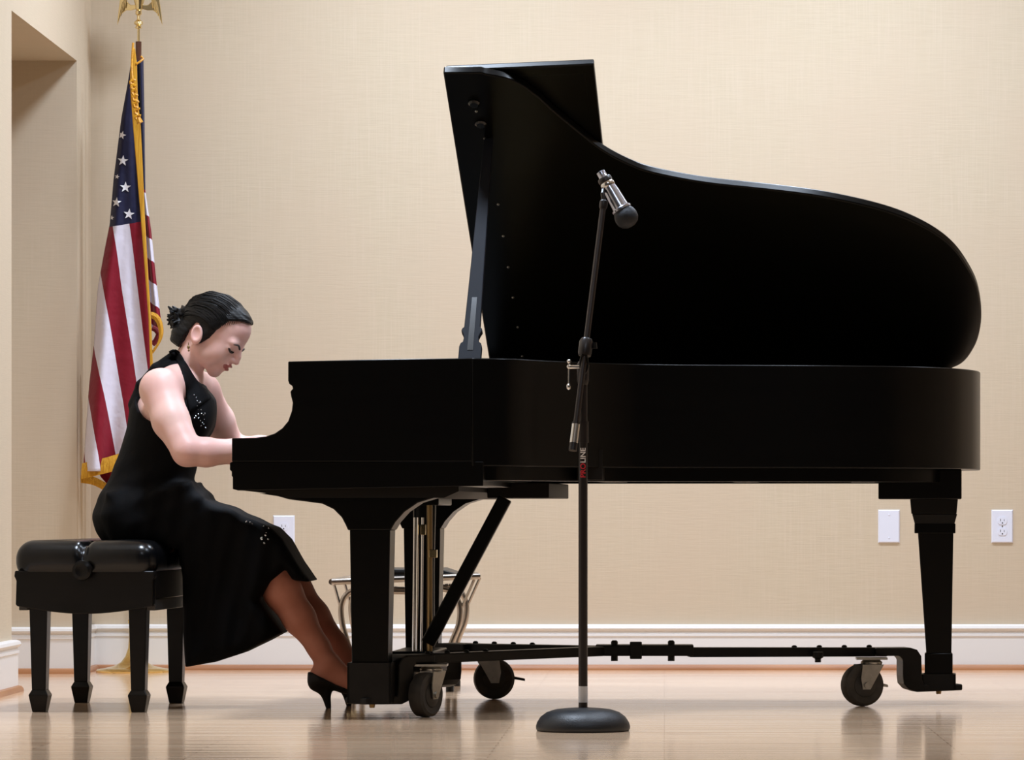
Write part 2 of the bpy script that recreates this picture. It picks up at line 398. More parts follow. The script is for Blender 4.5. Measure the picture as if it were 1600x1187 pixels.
# --- tail leg
tv = 1.03
def sq(b, c, v, h0, z0, h1, z1, c1=None):
    c1 = c if c1 is None else c1
    b.hull([(c-h0, v-h0, z0), (c+h0, v-h0, z0), (c+h0, v+h0, z0), (c-h0, v+h0, z0)], [(c1-h1, v-h1, z1), (c1+h1, v-h1, z1), (c1+h1, v+h1, z1), (c1-h1, v+h1, z1)])
MB().box(1.75, 1.992, tv-.14, tv+.16, .603, .69).build('leg_block', M['ebony'], piano, bevel=.003)
t = MB(); sq(t, 1.912, tv, .066, .560, .070, .604); sq(t, 1.914, tv, .058, .53, .066, .56); sq(t, 1.915, tv, .060, .503, .060, .532)
t.build('leg_capital', M['ebony'], piano, smooth=False, bevel=.002)
t = MB(); sq(t, 1.927, tv, .036, .13, .052, .506, 1.917); t.build('leg', M['ebony'], piano, smooth=False, bevel=.003)
t = MB(); t.box(1.885, 1.967, tv-.041, tv+.041, .064, .152); t.build('leg_foot', M['ebony'], piano, bevel=.004)
# --- pedal lyre
lv = .735
lyre_top = MB().box(.36, .50, lv-.16, lv+.16, .585, .612).build('lyre_block', M['ebony'], piano, bevel=.003)
for s in (-1, 1):
    MB().tube([(.440, lv+s*.06, .59), (.438, lv+s*.055, .4), (.436, lv+s*.06, .17)], [.026, .024, .026], 14).build('lyre_post', M['ebony'], piano)
for i, (u, dv) in enumerate(((.430, -.03), (.449, 0), (.432, .03))):
    MB().tube([(u, lv+dv-.12, .55), (u-.004, lv+dv-.12, .165)], .0036, 8).build('pedal_rod', M['chrome'], piano)
MB().box(.444, .458, lv-.125, lv-.115, .50, .53).build('rod_guide', M['brass'], piano, bevel=.001)
MB().tube([(.470, lv-.13, .60), (.470, lv-.13, .16)], .0085, 10).build('lyre_rod', M['brass_dull'], piano)
MB().box(.470, .492, lv-.14, lv-.12, .435, .458).build('rod_clip', M['brass'], piano, bevel=.001)
MB().box(.36, .485, lv-.17, lv+.17, .10, .168).build('lyre_box', M['ebony'], piano, bevel=.004)
for s in (-1, 0, 1):
    t = MB(); y0 = lv+s*.085
    t.hull([(.36, y0-.011, .105), (.27, y0-.02, .040), (.24, y0-.024, .020), (.225, y0, .014), (.24, y0+.024, .020), (.27, y0+.02, .040), (.36, y0+.011, .105)],
           [(.36, y0-.011, .117), (.27, y0-.02, .050), (.24, y0-.024, .029), (.225, y0, .021), (.24, y0+.024, .029), (.27, y0+.02, .050), (.36, y0+.011, .117)])
    t.build('pedal', M['brass'], piano, smooth=False)
for s in (-1, 1):
    t = MB(); a = Vector((.468, lv+s*.15, .19)); e = Vector((.69, lv+s*.15, .605)); d = (e-a).normalized(); nrm = Vector((d.z, 0, -d.x))
    if s < 0:
        ring = lambda c: [c-nrm*.020-Vector((0, .013, 0)), c+nrm*.020-Vector((0, .013, 0)), c+nrm*.020+Vector((0, .013, 0)), c-nrm*.020+Vector((0, .013, 0))]
        t.hull(ring(a), ring(e)); t.build('lyre_brace', M['ebony'], piano, smooth=False, bevel=.004)
# --- lid, hinged on the spine
TH, ZH = R(32.2), .986
def lid(u, w_, n): return (u, PW-w_*math.cos(TH)+n*math.sin(TH), ZH+w_*math.sin(TH)+n*math.cos(TH))
LF = .556
edge = [(LF, 1.485), (.66, 1.485)]+[(x+.004 if x > .8 else x, PW-y+.012) for x, y in curve[1:] if y < PW-.02]+[(1.965, 0), (LF, 0)]
t = MB(); t.hull([lid(u, q, 0) for u, q in edge], [lid(u, q, .024) for u, q in edge])
lido = t.build('lid', M['ebony'], piano, angle=30, bevel=.004)
fl = [(LF+.002, 1.462), (.972, 1.486), (.972, .01), (LF+.002, .01)]
t = MB(); t.hull([lid(u, q, .026) for u, q in fl], [lid(u, q, .046) for u, q in fl])
flap = t.build('lid_flap', M['ebony'], lido, smooth=False, bevel=.004)
fm = [(.59, 1.43), (.945, 1.445), (.945, .05), (.59, .05)]
t = MB(); t.hull([lid(u, q, .0255) for u, q in fm], [lid(u, q, .028) for u, q in fm]); t.build('flap_panel', M['ebony'], flap, smooth=False, bevel=.001)
nl = Vector((0, math.sin(TH), math.cos(TH)))
def stud(u, q, r, h, m, name):
    MB().lathe([(r, 0), (r, h*.6), (r*.7, h)], lid(u, q, 0), 14, -nl).build(name, m, lido)
stud(.630, 1.355, .017, .012, M['ebony_edge'], 'prop_cup'); stud(.632, 1.315, .004, .004, M['zinc'], 'screw'); stud(.640, 1.26, .017, .01, M['ebony_edge'], 'prop_cup')
stud(.645, 1.19, .004, .004, M['zinc'], 'screw')
for i in range(6): stud(.655+.001*i, .88-i*.155, .004, .004, M['zinc'], 'screw')
MB().tube([lid(LF, .01, -.004), lid(1.96, .01, -.004)], .006, 8).build('lid_hinge', M['brass_dull'], lido)
# --- lid prop: flat stick with a notched foot
a = Vector((.650, .03, .975)); e = Vector(lid(.655, 1.185, -.002)); d = (e-a); ln = d.length; d.normalize()
sx = Vector((1, 0, 0)); sx = (sx-d*sx.dot(d)).normalized(); sy = d.cross(sx)
prof = [(0, .031), (.045, .031), (.055, .028), (.06, .022), (.075, .020), (.088, .024), (.098, .029), (.105, .027), (.11, .022), (.2, .0205), (.3, .019), (.6, .015), (.9, .010), (ln, .008)]
t = MB()
poly = [(h, wd) for h, wd in prof]+[(h, -wd) for h, wd in reversed(prof)]
t.hull([a+d*h+sx*wd-sy*.009 for h, wd in poly], [a+d*h+sx*wd+sy*.009 for h, wd in poly])
M['stick'] = mat('prop_lacquer', (.012, .013, .017), .6, spec=.10)
stick = t.build('lid_prop', M['stick'], piano, smooth=False, bevel=.002)
t = MB(); sl = [(.03, .008), (.03, -.008), (.21, -.007), (.21, .007)]
sgn = 1 if (a+sy).y < a.y else -1
t.hull([a+d*h+sx*wd+sy*sgn*.0092 for h, wd in sl], [a+d*h+sx*wd+sy*sgn*.0102 for h, wd in sl]); t.build('prop_slot', M['ebony_edge'], stick, smooth=False)

# ------------------------------------------------------------------ piano dolly
hubc = Vector((-.05, 11.55, 0))
dolly = thing('piano_dolly', 'black steel three-armed dolly on swivel casters under the piano', 'dolly', tuple(hubc), 0)
def W(u, v, z): return INFO[piano.name] @ Vector((u, v, z))
def bar(b, p, q, wd, z0, z1, z2=None, z3=None):        # flat-sided bar from p to q in plan
    p = Vector(p[:2]); q = Vector(q[:2]); d = (q-p).normalized(); n = Vector((-d.y, d.x))*wd
    z2 = z0 if z2 is None else z2; z3 = z1 if z3 is None else z3
    b.hull([(*(p-n), z0), (*(p+n), z0), (*(p+n), z1), (*(p-n), z1)], [(*(q-n), z2), (*(q+n), z2), (*(q+n), z3), (*(q-n), z3)])
MB_s = MB(); bar(MB_s, (-.20, 11.55), (.085, 11.55), .045, .148, .180); MB_s.build('hub_sleeve', M['black_steel'], dolly, world=True, bevel=.004)
for x in (-.145, .02):
    MB().lathe([(.010, 0), (.010, .056), (.006, .060)], (x, 11.53, .133), 8).build('bolt', M['black_steel'], dolly, world=True)
MB().box(-.10, -.065, 11.49, 11.51, .140, .190).build('hub_clamp', M['black_steel'], dolly, world=True, bevel=.003)
def sbend(cup, toward, zt, name='arm_end'):
    # bar end that drops from beam height to the plate under a leg
    cup = Vector((cup.x, cup.y)); to = Vector((toward[0], toward[1])); d = (to-cup).normalized(); n = Vector((-d.y, d.x))
    pr = [(-.062, .042), (.075, .038), (.10, .046), (.115, .062), (.118, .085), (.118, zt-.035), (.128, zt-.024), (.20, zt-.024), (.20, zt), (.095, zt), (.075, zt-.006), (.062, zt-.025), (.060, .075), (.055, .060), (-.062, .060)]
    b = MB(); hw = .042
    b.hull([(*(cup+d*s-n*hw), z) for s, z in pr], [(*(cup+d*s+n*hw), z) for s, z in pr])
    return b.build(name, M['black_steel'], dolly, world=True, smooth=False, bevel=.004), cup+d*.19
def caster(pos, yaw, top, brake):
    x, y = pos[0], pos[1]; r = .062
    f = Vector((math.cos(yaw), math.sin(yaw), 0)); sd = Vector((-f.y, f.x, 0)); o = Vector((x, y, 0))
    b = MB()
    piv = o-f*.03
    b.box(piv.x-.045, piv.x+.045, piv.y-.04, piv.y+.04, top-.006, top)
    b.lathe([(.03, 0), (.032, .008), (.024, .016)], (piv.x, piv.y, top-.022), 16)
    for s in (-1, 1):
        pr = [(-.055, top-.02), (-.012, r-.012), (.012, r-.012), (.018, r+.02), (.012, top-.02)]
        b.hull([o+f*u+sd*s*.030+Vector((0, 0, z)) for u, z in pr], [o+f*u+sd*s*.033+Vector((0, 0, z)) for u, z in pr])
    b.box(piv.x-.03, piv.x+.03, piv.y-.03, piv.y+.03, top-.024, top-.02)
    c = b.build('caster', M['zinc'], dolly, world=True, smooth=True, angle=30)
    wb = MB().lathe([(.03, -.020), (.052, -.024), (.060, -.019), (r, -.009), (r, .009), (.060, .019), (.052, .024), (.03, .020)], (x, y, r), 32, sd)
    wb.build('wheel', M['tire'], c, world=True)
    MB().lathe([(.012, -.0275), (.034, -.0225), (.036, 0), (.034, .0225), (.012, .0275)], (x, y, r), 20, sd).build('wheel_hub', M['hubdark'], c, world=True)
    MB().lathe([(.009, -.039), (.009, .039)], (x, y, r), 10, sd).build('axle', M['zinc'], c, world=True)
    if brake:
        q = MB(); a0 = o+f*.02*(1 if brake > 0 else -1)+Vector((0, 0, r+.01)); a1 = o+f*brake+Vector((0, 0, r-.002))
        up = Vector((0, 0, .005)); q.hull([a0-sd*.012-up, a0+sd*.012-up, a0+sd*.012+up, a0-sd*.012+up], [a1-sd*.018-up, a1+sd*.018-up, a1+sd*.018+up*.4, a1-sd*.018+up*.4])
        q.build('brake_lever', M['black_steel'] if brake > .08 else M['zinc'], c, world=True, smooth=False)
hubL = Vector((-.19, 11.52)); hubR = Vector((.07, 11.55))
beams = [(W(.373, .107, 0), hubL, .172), (W(.373, 1.252, 0), hubL+Vector((0, .05)), .172), (W(1.926, 1.03, 0), hubR, .168)]
cast = [(at(665, 1119, 10.947), R(-118), .132, .0), (at(772, 1092, 11.997), R(8), .135, .092), (at(1347, 1103, 11.561), R(-158), .138, -.075)]
for (cp, hb, zt), (cpos, yw, tp, br) in zip(beams, cast):
    o_, st = sbend(cp, hb, zt)
    b = MB(); bar(b, st-(Vector((hb.x, hb.y))-st).normalized()*.03, hb, .024, zt-.026, zt, zt-.024, zt+.004)
    b.build('arm', M['black_steel'], dolly, world=True, bevel=.003)
    caster((cpos.x, cpos.y), yw, zt-.026, br)
    dd = (Vector((hb.x, hb.y))-st).normalized()
    for k in range(4):
        q = st+dd*(.02+.075*k)
        MB().lathe([(.008, 0), (.008, .005), (.004, .008)], (q.x, q.y, zt), 8).build('bolt', M['black_steel'], dolly, world=True)
    # cup that grips the leg foot
    b = MB(); c = INV @ Vector((cp.x, cp.y, 0)); hw = .06 if c.x < 1 else .05
    for (u0, u1, v0, v1) in ((-hw, hw, -hw, -hw+.006), (-hw, hw, hw-.006, hw), (-hw, -hw+.006, -hw, hw), (hw-.006, hw, -hw, hw)):
        ring = [W(c.x+u, c.y+v, 0) for u, v in ((u0, v0), (u1, v0), (u1, v1), (u0, v1))]
        hz = .155 if c.x < 1 else .09
        b.hull([(p_.x, p_.y, .045) for p_ in ring], [(p_.x, p_.y, hz) for p_ in ring])
    b.build('leg_cup', M['black_steel'], dolly, world=True, smooth=False)
    MB().lathe([(.007, 0), (.009, .012)], (cp.x, cp.y, .03), 8).build('bolt', M['brass_dull'], dolly, world=True)
p = at(1278, 1024, 11.56); MB().lathe([(.009, 0), (.009, .01), (.016, .014), (.016, .03)], (p.x, p.y, .128), 8).build('bolt', M['black_steel'], dolly, world=True)
# ------------------------------------------------------------------ piano bench; local x across, y along its length (away from the viewer)
bench = thing('piano_bench', 'black tufted leather piano bench with tapered spade-foot legs, under the pianist', 'bench', (-1.632, 11.15, 0), -R(4.2))
BL, BW = .74, .203
# apron with a bowed lower edge
ap = [(-.198, .400), (-.200, .385), (-.194, .372), (-.196, .304)]+[(-.19+.38*i/16, .300-.021*math.sin(math.pi*i/16)) for i in range(17)]+[(.196, .304), (.194, .372), (.200, .385), (.198, .400)]
MB().prism(ap, 'y', .008, .045).build('end_apron', M['bench_wood'], bench, angle=30, bevel=.003)
MB().prism(ap, 'y', BL-.045, BL-.008).build('end_apron', M['bench_wood'], bench, angle=30, bevel=.003)
for s in (-1, 1):
    MB().box(s*.185-.012, s*.185+.012, .045, BL-.045, .320, .400).build('side_apron', M['bench_wood'], bench, bevel=.003)
    MB().box(s*.183-.012, s*.183+.012, .045, BL-.045, .288, .320).build('side_rail', M['rail'], bench, bevel=.002)
MB().box(-.196, .196, .0465, BL-.046, .390, .402).build('seat_board', M['bench_wood'], bench)
MB().lathe([(.016, 0), (.016, .012), (.027, .014), (.029, .022), (.027, .032), (.018, .036), (.012, .034)], (0, .008, .402), 24, (0, -1, 0)).build('adjuster_knob', M['bench_wood'], bench, angle=30)
def bleg(x, y, nm='leg'):
    b = MB()
    def lv(h0, z0, h1, z1): b.hull([(x-h0, y-h0, z0), (x+h0, y-h0, z0), (x+h0, y+h0, z0), (x-h0, y+h0, z0)], [(x-h1, y-h1, z1), (x+h1, y-h1, z1), (x+h1, y+h1, z1), (x-h1, y+h1, z1)])
    lv(.020, .062, .028, .39); lv(.028, .048, .020, .063); lv(.019, 0, .028, .049)
    return b.build(nm, M['bench_wood'], bench, smooth=False, bevel=.002)
for x in (-.142, .142):
    for y in (.08, .62): bleg(x, y)

# ------------------------------------------------------------------ microphone stand
mc = at(911, 1141, 10.27); mx, my = mc.x, mc.y
stand = thing('microphone_stand', 'black boom microphone stand with a round base in front of the piano', 'mic stand', (mx, my, 0))
MB().lathe([(.118, 0), (.1215, .004), (.122, .012), (.119, .022), (.110, .036), (.094, .048), (.072, .055), (.045, .058), (.016, .060)], n=48).build('base', M['cast_base'], stand, angle=60)
MB().tube([(0, 0, .055), (0, 0, .93)], .0118, 16).build('pole', M['stand_black'], stand)
MB().lathe([(.0150, 0), (.0150, .055)], (0, 0, .745), 16).build('height_clutch', M['stand_black'], stand)
MB().lathe([(.0121, 0), (.0121, .042)], (0, 0, .073), 20).build('price_sticker', M['sticker'], stand)
def text(s, size, m, name, z0, parent):
    cu_ = bpy.data.curves.new('t', 'FONT'); cu_.body = s; cu_.size = size; cu_.extrude = 0; cu_.offset = .0004
    o = bpy.data.objects.new('t', cu_); C.objects.link(o)
    dg = bpy.context.evaluated_depsgraph_get(); me = bpy.data.meshes.new_from_object(o.evaluated_get(dg)); bpy.data.objects.remove(o)
    bm = bmesh.new(); bm.from_mesh(me); bmesh.ops.subdivide_edges(bm, edges=bm.edges[:], cuts=1); bmesh.ops.triangulate(bm, faces=bm.faces); bm.to_mesh(me); bm.free()
    xs = [v.co.x for v in me.vertices]; ys = [v.co.y for v in me.vertices]; x0, x1 = min(xs), max(xs); ym = (min(ys)+max(ys))/2
    for v in me.vertices:            # read from bottom to top, wrapped on the tube
        t = -(v.co.y-ym)/.0122; v.co = (.0122*math.sin(t), -.0122*math.cos(t), z0+(v.co.x-x0))
    return finish(me, name, m, parent, smooth=False), x1-x0
_, wd = text('PRO', .0195, M['print_red'], 'lettering_red', .655, stand)
text('LINE', .0195, M['print_white'], 'lettering_white', .655+wd+.002, stand)
bd = (at(943, 322, 10.37)-at(913, 562, 10.27)); bs = Vector((0.004, -.028, 0)); pv = at(913, 562, 10.27)-Vector((mx, my, 0)); pv.y = -.028
bl = bd.length; bd.normalize(); back = pv-bd*.245; tip = pv+bd*bl
MB().tube([pv-bd*.19, tip], .0078, 12).build('boom_arm', M['stand_brown'], stand)
MB().tube([back, pv-bd*.17], .011, 12).build('counterweight', M['stand_black'], stand)
MB().tube([back+bd*.02, back+bd*.07], .0115, 12).build('weight_band', M['chrome'], stand)
MB().lathe([(.016, -.02), (.018, -.012), (.018, .018), (.014, .026)], pv+bd*.03, 14, bd).build('boom_clamp', M['stand_black'], stand)
c0 = pv+bd*.04; MB().tube([c0, c0+Vector((.022, 0, -.006))], .004, 8).tube([c0+Vector((.022, 0, -.010)), c0+Vector((.022, 0, .006))], [.008, .006], 8).build('thumb_screw', M['black_steel'], stand)
ringb = MB(); rp = [pv+Vector((math.sin(q)*.010, -.004, -.012+math.cos(q)*.024)) for q in [2*math.pi*k/20 for k in range(21)]]
ringb.tube(rp, .0028, 6).build('swivel_ring', M['black_steel'], stand)
MB().lathe([(.013, 0), (.016, .01), (.016, .05), (.012, .06)], (0, -.006, .895), 14).build('swivel_head', M['stand_black'], stand)
tp_ = at(906, 573, 10.25)-Vector((mx, my, 0)); te = at(889, 573, 10.25)-Vector((mx, my, 0))
MB().tube([tp_, te], .0055, 10).build('clutch_bolt', M['chrome'], stand)
hb = MB(); e0 = te+Vector((0, 0, .012)); e1 = at(888.5, 604, 10.25)-Vector((mx, my, 0))
hb.tube([e0, e1], .0026, 8); hb.ball(e0+Vector((0, 0, .002)), .0058); hb.ball(e1, (.0062, .0062, .0085)); hb.ball(te, .006)
hb.build('t_handle', M['chrome'], stand)
cl = MB(); cl.lathe([(.009, 0), (.011, .006), (.011, .02), (.008, .024)], tip-bd*.01, 12, bd)
cl.build('clip_mount', M['stand_black'], stand)
# microphone held in the clip
m0 = at(938, 268, 10.37); m1 = at(975, 333, 10.36); md = (m1-m0).normalized(); ml = (m1-m0).length
clipc = m0+md*ml*.30
ck = MB(); ck.lathe([(.0165, 0), (.0190, .004), (.0190, .012), (.0165, .015)], clipc-md*.02-Vector((mx, my, 0)), 16, md)
ck.tube([tip+bd*.01, tip+bd*.02+Vector((-.004, 0, .012)), clipc-Vector((mx, my, 0))-Vector((.008, 0, .008))], [.006, .0055, .007], 8)
ck.build('microphone_clip', M['stand_black'], stand)
mic = thing('microphone', 'silver handheld microphone with dark grille clipped on the boom stand', 'microphone', tuple(m0))
b = MB(); b.lathe([(.009, 0), (.0115, .001), (.0118, .014), (.0135, .018), (.0155, .03), (.0195, .062), (.0215, ml-.022), (.0225, ml-.016)], (0, 0, 0), 24, md); b.build('body', M['mic_body'], mic)
MB().lathe([(.0165, 0), (.0188, .004), (.0188, .011), (.0175, .014)], md*.032, 24, md).build('ring', M['chrome'], mic)
MB().lathe([(.023, 0), (.0265, .003), (.0265, .008), (.024, .010)], md*(ml-.018), 24, md).build('collar', M['mic_body'], mic)
MB().lathe([(.024, 0), (.0290, .010), (.0310, .020), (.0295, .033), (.023, .043), (.012, .049), (.003, .0505)], md*(ml-.01), 28, md).build('grille', M['mic_grille'], mic, angle=60)
MB().box(.0155, .0185, -.004, .004, -.052, -.038).build('switch', M['chrome'], mic)

# ------------------------------------------------------------------ flag on a stand
FD = 14.03
fb = at(209, 1050, FD)
flag = thing('flag', 'gold-fringed American flag furled on a wooden pole with brass eagle and base', 'flag', (fb.x, fb.y, 0))
def fpt(px, py, Y): return at(px, py, Y)-Vector((fb.x, fb.y, 0))
MB().lathe([(.132, 0), (.133, .006), (.128, .011), (.100, .015), (.070, .022), (.045, .036), (.030, .056), (.020, .085), (.017, .12), (.017, .17), (.021, .174), (.021, .184), (.015, .188)], n=40).build('base', M['brass_base'], flag, angle=50)
ptop = fpt(216.5, 65, FD)
MB().tube([(0, 0, .10), ptop], .0105, 14).build('pole', M['pole'], flag)
ft = MB(); ft.lathe([(.0045, 0), (.0045, .045), (.012, .047), (.012, .052), (.007, .056), (.016, .062), (.015, .070), (.006, .078), (.005, .092), (.011, .096), (.011, .108), (.007, .110)], ptop, 20)
ft.build('finial', M['brass'], flag)
eb = ptop+Vector((.002, 0, .108))
e = MB(); e.lathe([(.006, 0), (.013, .006), (.014, .02), (.022, .05), (.024, .085), (.018, .11), (.011, .122)], eb, 16)
e.ball(eb+Vector((0, -.006, .137)), (.014, .017, .015)); e.tube([eb+Vector((0, -.018, .137)), eb+Vector((0, -.034, .131))], [.007, .001], 8)
eag = e.build('eagle', M['brass'], flag)
for s in (-1, 1):
    # each wing: a shoulder arch with hanging feathers
    sh = [(.008, .022), (.030, .022), (.043, .034), (.046, .070), (.040, .11), (.054, .11), (.066, .07), (.073, .02), (.078, -.02), (.080, -.048), (.072, -.028), (.066, -.012), (.056, -.002), (.046, .004), (.030, .003), (.008, .008)]
    wq = MB(); wq.hull([(eb.x+s*x, eb.y-.004+x*.25, eb.z+z) for x, z in sh], [(eb.x+s*x, eb.y+.004+x*.25, eb.z+z) for x, z in sh])
    wing = wq.build('wing', M['brass'], eag, smooth=False, bevel=.002)
    for k in range(4):
        x = .050+.008*k; zt = .07-.012*k; zb = .012-.014*k
        MB().tube([(eb.x+s*x*.8, eb.y-.007+x*.2, eb.z+zt), (eb.x+s*x, eb.y-.008+x*.25, eb.z+zb)], [.0035, .002], 6).build('feather', M['brass'], wing)

def flag_mat(name, kind):
    # stripes run along one UV axis, the canton lies above v = 1; woven nylon
    m = bpy.data.materials.new(name); m.use_nodes = True; nt = m.node_tree; b = nt.nodes['Principled BSDF']
    b.inputs['Roughness'].default_value = .62; b.inputs['Specular IOR Level'].default_value = .25
    b.inputs['Sheen Weight'].default_value = .1
    uv = nt.nodes.new('ShaderNodeUVMap'); uv.uv_map = 'uv'; sp = nt.nodes.new('ShaderNodeSeparateXYZ'); nt.links.new(uv.outputs[0], sp.inputs[0])
    def math_(op, a, bb):
        n = nt.nodes.new('ShaderNodeMath'); n.operation = op
        for s, v in zip(n.inputs, (a, bb)):
            if isinstance(v, (int, float)): s.default_value = v
            else: nt.links.new(v, s)
        return n.outputs[0]
    par = math_('FLOORED_MODULO', math_('FLOOR', sp.outputs[0], 0), 2)
    can = math_('GREATER_THAN', sp.outputs[1], 1.0)
    def mix(f, a, bb):
        x = nt.nodes.new('ShaderNodeMix'); x.data_type = 'RGBA'; nt.links.new(f, x.inputs[0])
        for s, v in ((x.inputs[6], a), (x.inputs[7], bb)):
            if isinstance(v, tuple): s.default_value = (*v, 1)
            else: nt.links.new(v, s)
        return x.outputs[2]
    st = mix(par, s2l((128, 12, 34)), s2l((220, 214, 226)))
    nt.links.new(mix(can, st, s2l((26, 27, 58))), b.inputs['Base Color'])
    tc = nt.nodes.new('ShaderNodeTexCoord'); n = nt.nodes.new('ShaderNodeTexNoise'); n.inputs['Scale'].default_value = 26; nt.links.new(tc.outputs['Object'], n.inputs['Vector'])
    bp = nt.nodes.new('ShaderNodeBump'); bp.inputs['Strength'].default_value = .35; bp.inputs['Distance'].default_value = .01
    nt.links.new(n.outputs[0], bp.inputs['Height']); nt.links.new(bp.outputs[0], b.inputs['Normal'])
    return m
M['flag'] = flag_mat('flag_cloth', 0)
def lerp_tab(tab, y):
    if y <= tab[0][1]: return tab[0][0]
    for (x0, y0), (x1, y1) in zip(tab, tab[1:]):
        if y <= y1: return x0+(x1-x0)*(y-y0)/(y1-y0)
    return tab[-1][0]
# stripe edges of the front fold: (x, y) pairs, upper to lower; index = stripe number
EDG = {3: [(236, 250), (248, 560), (262, 760)], 2: [(196, 300), (202, 350), (216, 455), (229, 560), (252, 760)], 1: [(168, 300), (177, 355), (191, 455), (208, 560), (220, 640), (236, 760)], 0: [(135, 300), (147, 365), (162, 452), (178, 545), (193, 629), (212, 760)],
       -1: [(115, 340), (133, 453), (149, 553), (164, 625), (181, 709), (190, 760)], -2: [(104, 400), (124, 530), (139, 624), (154, 715), (160, 760)], -3: [(98, 480), (117, 600), (131, 690), (137, 760)], -4: [(80, 480), (100, 600), (112, 690), (120, 760)]}
def stripe(x, y):
    ks = sorted(EDG); xs = [lerp_tab(EDG[k], y) for k in ks]
    if x <= xs[0]: return ks[0]-.5
    for k, a, c in zip(ks, xs, xs[1:]):
        if x <= c: return k+(x-a)/(c-a)
    return ks[-1]+.5
def sheet(name, left, right, y0, y1, nx, ny, depth, uvf, parent, thick=.003):
    vs, uvs = [], []
    for j in range(ny+1):
        y = y0+(y1-y0)*j/ny; xl, xr = lerp_tab(left, y), lerp_tab(right, y)
        for i in range(nx+1):
            s = i/nx; x = xl+(xr-xl)*s
            yy = y
            vs.append(tuple(fpt(x, yy, depth(s, (y-y0)/(y1-y0))))); uvs.append(uvf(x, y))
    fs = [(j*(nx+1)+i, (j+1)*(nx+1)+i, (j+1)*(nx+1)+i+1, j*(nx+1)+i+1) for j in range(ny) for i in range(nx)]
    me = bpy.data.meshes.new(name); me.from_pydata(vs, [], fs); u = me.uv_layers.new(name='uv')
    for lp in me.loops: u.data[lp.index].uv = uvs[lp.vertex_index]
    o = finish(me, name, M['flag'], parent, angle=180)
    sdf = o.modifiers.new('thickness', 'SOLIDIFY'); sdf.thickness = thick; sdf.offset = 0
    return o
lft = [(206, 92), (200, 130), (190, 185), (178, 280), (172, 350), (164, 390), (153, 450), (147, 540), (140, 600), (134, 680), (130, 738)]
rgt = [(212, 92), (213, 130), (217, 200), (221, 260), (226, 330), (231, 420), (236, 500), (238, 560), (241, 640), (244, 738)]
def canton(x, y): return 1.0+(354-(x-175)*.17-y)*.01
def dep(s, t): return 13.86-.05*t*math.sin(s*math.pi)+.03*t*math.cos(s*9+t*2)+.015*math.cos(s*15+1)*t
front = sheet('front_fold', lft, rgt, 92, 736, 48, 120, dep, lambda x, y: (stripe(x, y), canton(x, y)), flag)
# rear fold to the right of the fly edge, with level stripes
rl = [(214, 94), (218, 200), (224, 300), (230, 400), (236, 500)]; rr = [(224, 94), (226, 200), (227, 300), (236, 360), (243, 430), (250, 490), (252, 505)]
sheet('rear_fold', rl, rr, 94, 512, 14, 80, lambda s, t: 13.95-.04*s*t+.012*math.sin(s*8), lambda x, y: ((y-(x-225)*.7-300)/33+1, 1.0+(296-y)*.02), flag)
# inner folds behind the front one
sheet('inner_fold', [(150, 560), (134, 690), (158, 745), (176, 765)], [(215, 560), (220, 690), (222, 765)], 560, 765, 14, 30, lambda s, t: 13.955+.02*math.sin(s*10), lambda x, y: (0.5, 0), flag)
def starfish(px, py, r, ang, clip=None):
    pts = []
    c = Vector((px, py))
    for k in range(10):
        a_ = ang+math.pi*k/5-math.pi/2; rr_ = r if k % 2 == 0 else r*.40
        x, y = px+rr_*math.cos(a_), py+rr_*math.sin(a_)
        x = max(x, lerp_tab(lft, y)+.6)
        s = (x-lerp_tab(lft, y))/(lerp_tab(rgt, y)-lerp_tab(lft, y)); t = (y-92)/(736-92)
        pts.append((x, y, dep(s, t)-.006))
    b = MB(); b.hull([fpt(*q) for q in pts], [fpt(q[0], q[1], q[2]+.003) for q in pts])
    b.build('star', M['star'], front, smooth=False)
for (x, y, r, a_) in ((192, 251, 8.8, .1), (196, 292.5, 9, .05), (182, 316, 8, .1), (201.5, 334.5, 9, .12), (190.5, 211, 7, .3), (183, 276, 4, .2), (174.5, 340, 4, .1)):
    starfish(x, y, r, a_)
def fringe(name, line, width, Y, n=40, down=(0, 1)):
    # hanging bullion: a row of thin strands side by side, one band
    pts = catmull([(x, y, 0) for x, y in line], 10); b = MB(); tot = len(pts)-1
    for i in range(tot):
        for h in (0, .5):
            q = pts[i].lerp(pts[i+1], h); yv = Y(i/tot) if callable(Y) else Y
            a0 = fpt(q.x, q.y, yv); a1 = fpt(q.x+down[0]*width, q.y+down[1]*width, yv-.004)
            b.tube([a0, a0.lerp(a1, .5)+Vector((0, -.004, 0)), a1], [.0042, .0046, .0038], 5)
    return b.build(name, M['fringe'], flag)
def strip(name, left, right, Yv):        # fly-edge fringe seen as a folded ribbon
    b = MB(); n = 40
    y0, y1 = left[0][1], left[-1][1]
    ring0, ring1 = [], []
    for j in range(n+1):
        y = y0+(y1-y0)*j/n; ring0.append((lerp_tab(left, y), y)); ring1.append((lerp_tab(right, y), y))
    poly = ring0+list(reversed(ring1))
    b.hull([fpt(x, y, Yv) for x, y in poly], [fpt(x, y, Yv+.014) for x, y in poly]); return b.build(name, M['fringe'], flag, smooth=False, bevel=.003)
strip('fly_fringe', [(207, 75), (203, 118), (204, 150), (208, 200), (213, 260), (219, 330), (226, 420), (232, 500), (235, 590)], [(211, 75), (214, 100), (215, 150), (220, 200), (223, 260), (226, 330), (231, 420), (236, 500), (240, 590)], 13.80)
fringe('hem_fringe', [(130, 724), (150, 719), (170, 714), (190, 708), (225, 700)], 24, lambda t: 13.84-.03*math.sin(t*3), down=(-.08, 1))
fringe('lower_fringe', [(128, 742), (145, 745), (160, 752), (180, 764)], 12, 13.93)
